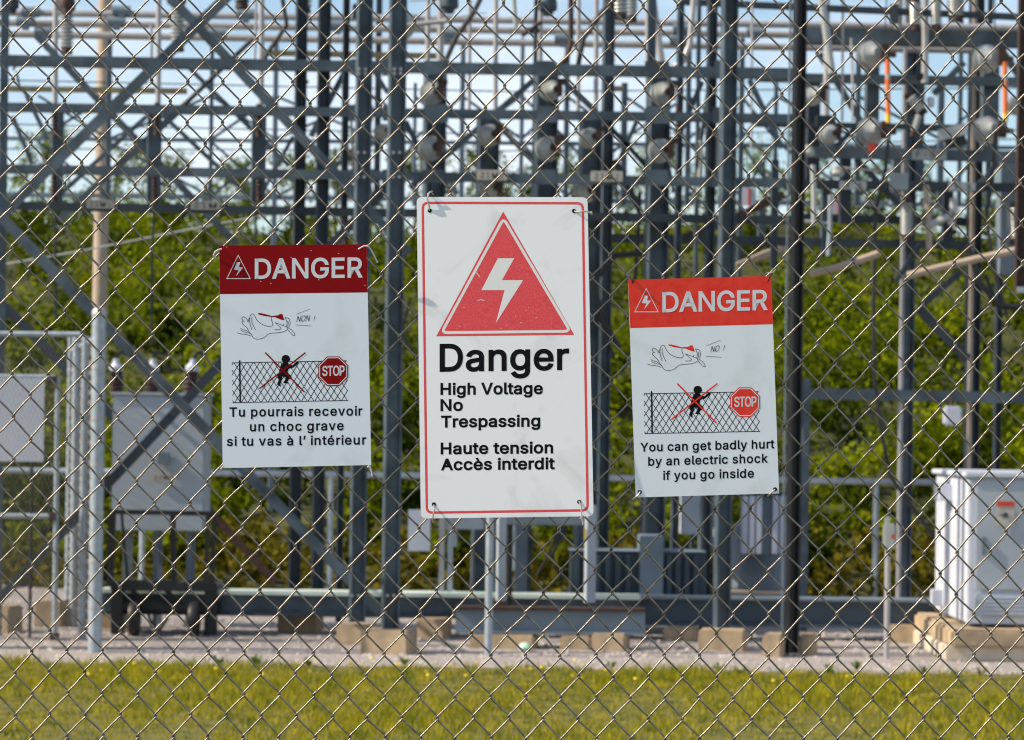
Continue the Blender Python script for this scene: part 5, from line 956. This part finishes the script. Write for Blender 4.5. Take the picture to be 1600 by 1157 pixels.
    s.text(hand[0], x, xe, yb, yb-1.6, 9.4, 'ink', 3, off=0, name='hand_lettering', lean=.22)
    x, y = hand[3]; s.strokes([[(x+1.6, y-9), (x-.6, y-2.6)]], .9, 'ink', 'exclamation_stroke', 3); s.strokes([[(x-1, y-1), (x-1.2, y-.2)]], .9, 'ink', 'exclamation_dot', 3)

L_ = Sign('danger_sign', 'white sign with dark maroon header, hand and climbing child drawings and French text', [(342.5, 384), (573, 382), (580, 727), (348, 731.8)], R(-.7), R(-.7), FD-.016, 'sb')
art(L_, [(342.5, 384), (573, 382), (574.5, 457.3), (343.8, 460)], 0, 0, 0, 0, (0, 0),
    [('Tu pourrais recevoir', 359, 565.8, 651.3, 649.3, 14), ('un choc grave', 391, 536.5, 674.2, 672.2, 14), ('si tu vas à l’ intérieur', 355, 571.8, 697, 694.6, 14)],
    (399, 565.6, 435.4, 433.3, 30.5, 29.6), 'red_l', 'NON', ('NON', (463, 483), 503.5, (491, 502.5)), 'red_l')
for x, y in [(407.5, 440), (423, 443), (529, 396.6), (498, 437.5), (354, 386.5), (570, 446), (455, 402.5), (486, 392)]:
    L_.strokes([[(x-1, y-.5), (x+1, y+.4)]], .9, 'scuff', 'scuff_mark', 3)
tie(L_, [(346.5, 389.5, .002), (342, 391, .005), (337, 394, .005), (334, 399, .001), (336, 404, -.012)], .0016, m='white'); tie(L_, [(560, 390, .003), (567, 386, .006), (575, 384, .006), (581, 392, .004), (590, 411, .001)], .0013, m='white')
tie(L_, [(349, 729, .002), (346, 733, .004), (343, 737, -.01)], .0014); tie(L_, [(575, 730, .002), (577.5, 727, .005), (580, 734, .004), (582, 744, .002)], .0013, m='white')

Rr = Sign('danger_sign', 'white sign with bright red faded header, hand and climbing child drawings and English text', [(981.3, 437.4), (1205, 431.5), (1217.3, 771.3), (993.3, 777.6)], R(-.6), R(-.6), FD-.021, 'sr')
art(Rr, [(981.3, 437.4), (1205, 431.5), (1208, 507), (984.6, 513)], 641.3, 49, 643.6, 48.3, (637.5, 52),
    [('You can get badly hurt', 1001, 1209.6, 705.9, 700.6, 13.3), ('by an electric shock', 1013.2, 1199.3, 727.9, 723, 13.3), ('if you go inside', 1036.6, 1177.5, 750, 746.3, 13.3)],
    (1035.8, 1198.4, 487.6, 484, 30, 30), 'red_r', 'NO', ('NO', (1110, 1123), 550.8, (1131, 549)), 'red_r')
tie(Rr, [(989, 443, .002), (988, 438, .005), (984, 433, .003), (981, 430, -.012)], .0016, m='cast'); tie(Rr, [(1199, 441, .002), (1202, 433, .005), (1206, 428, .004), (1210, 421, -.008)], .0014, m='cast'); tie(Rr, [(1198, 426.5, .004), (1206, 427, .006), (1212, 422, .003)], .0009)
tie(Rr, [(1000, 769, .002), (997, 774, .005), (992, 778, .002), (989, 781, -.01)], .0014, hole=(999.5, 769.5)); tie(Rr, [(1211, 765, .002), (1205, 770, .004), (1200, 776, -.006)], .0013, hole=(1211, 765))
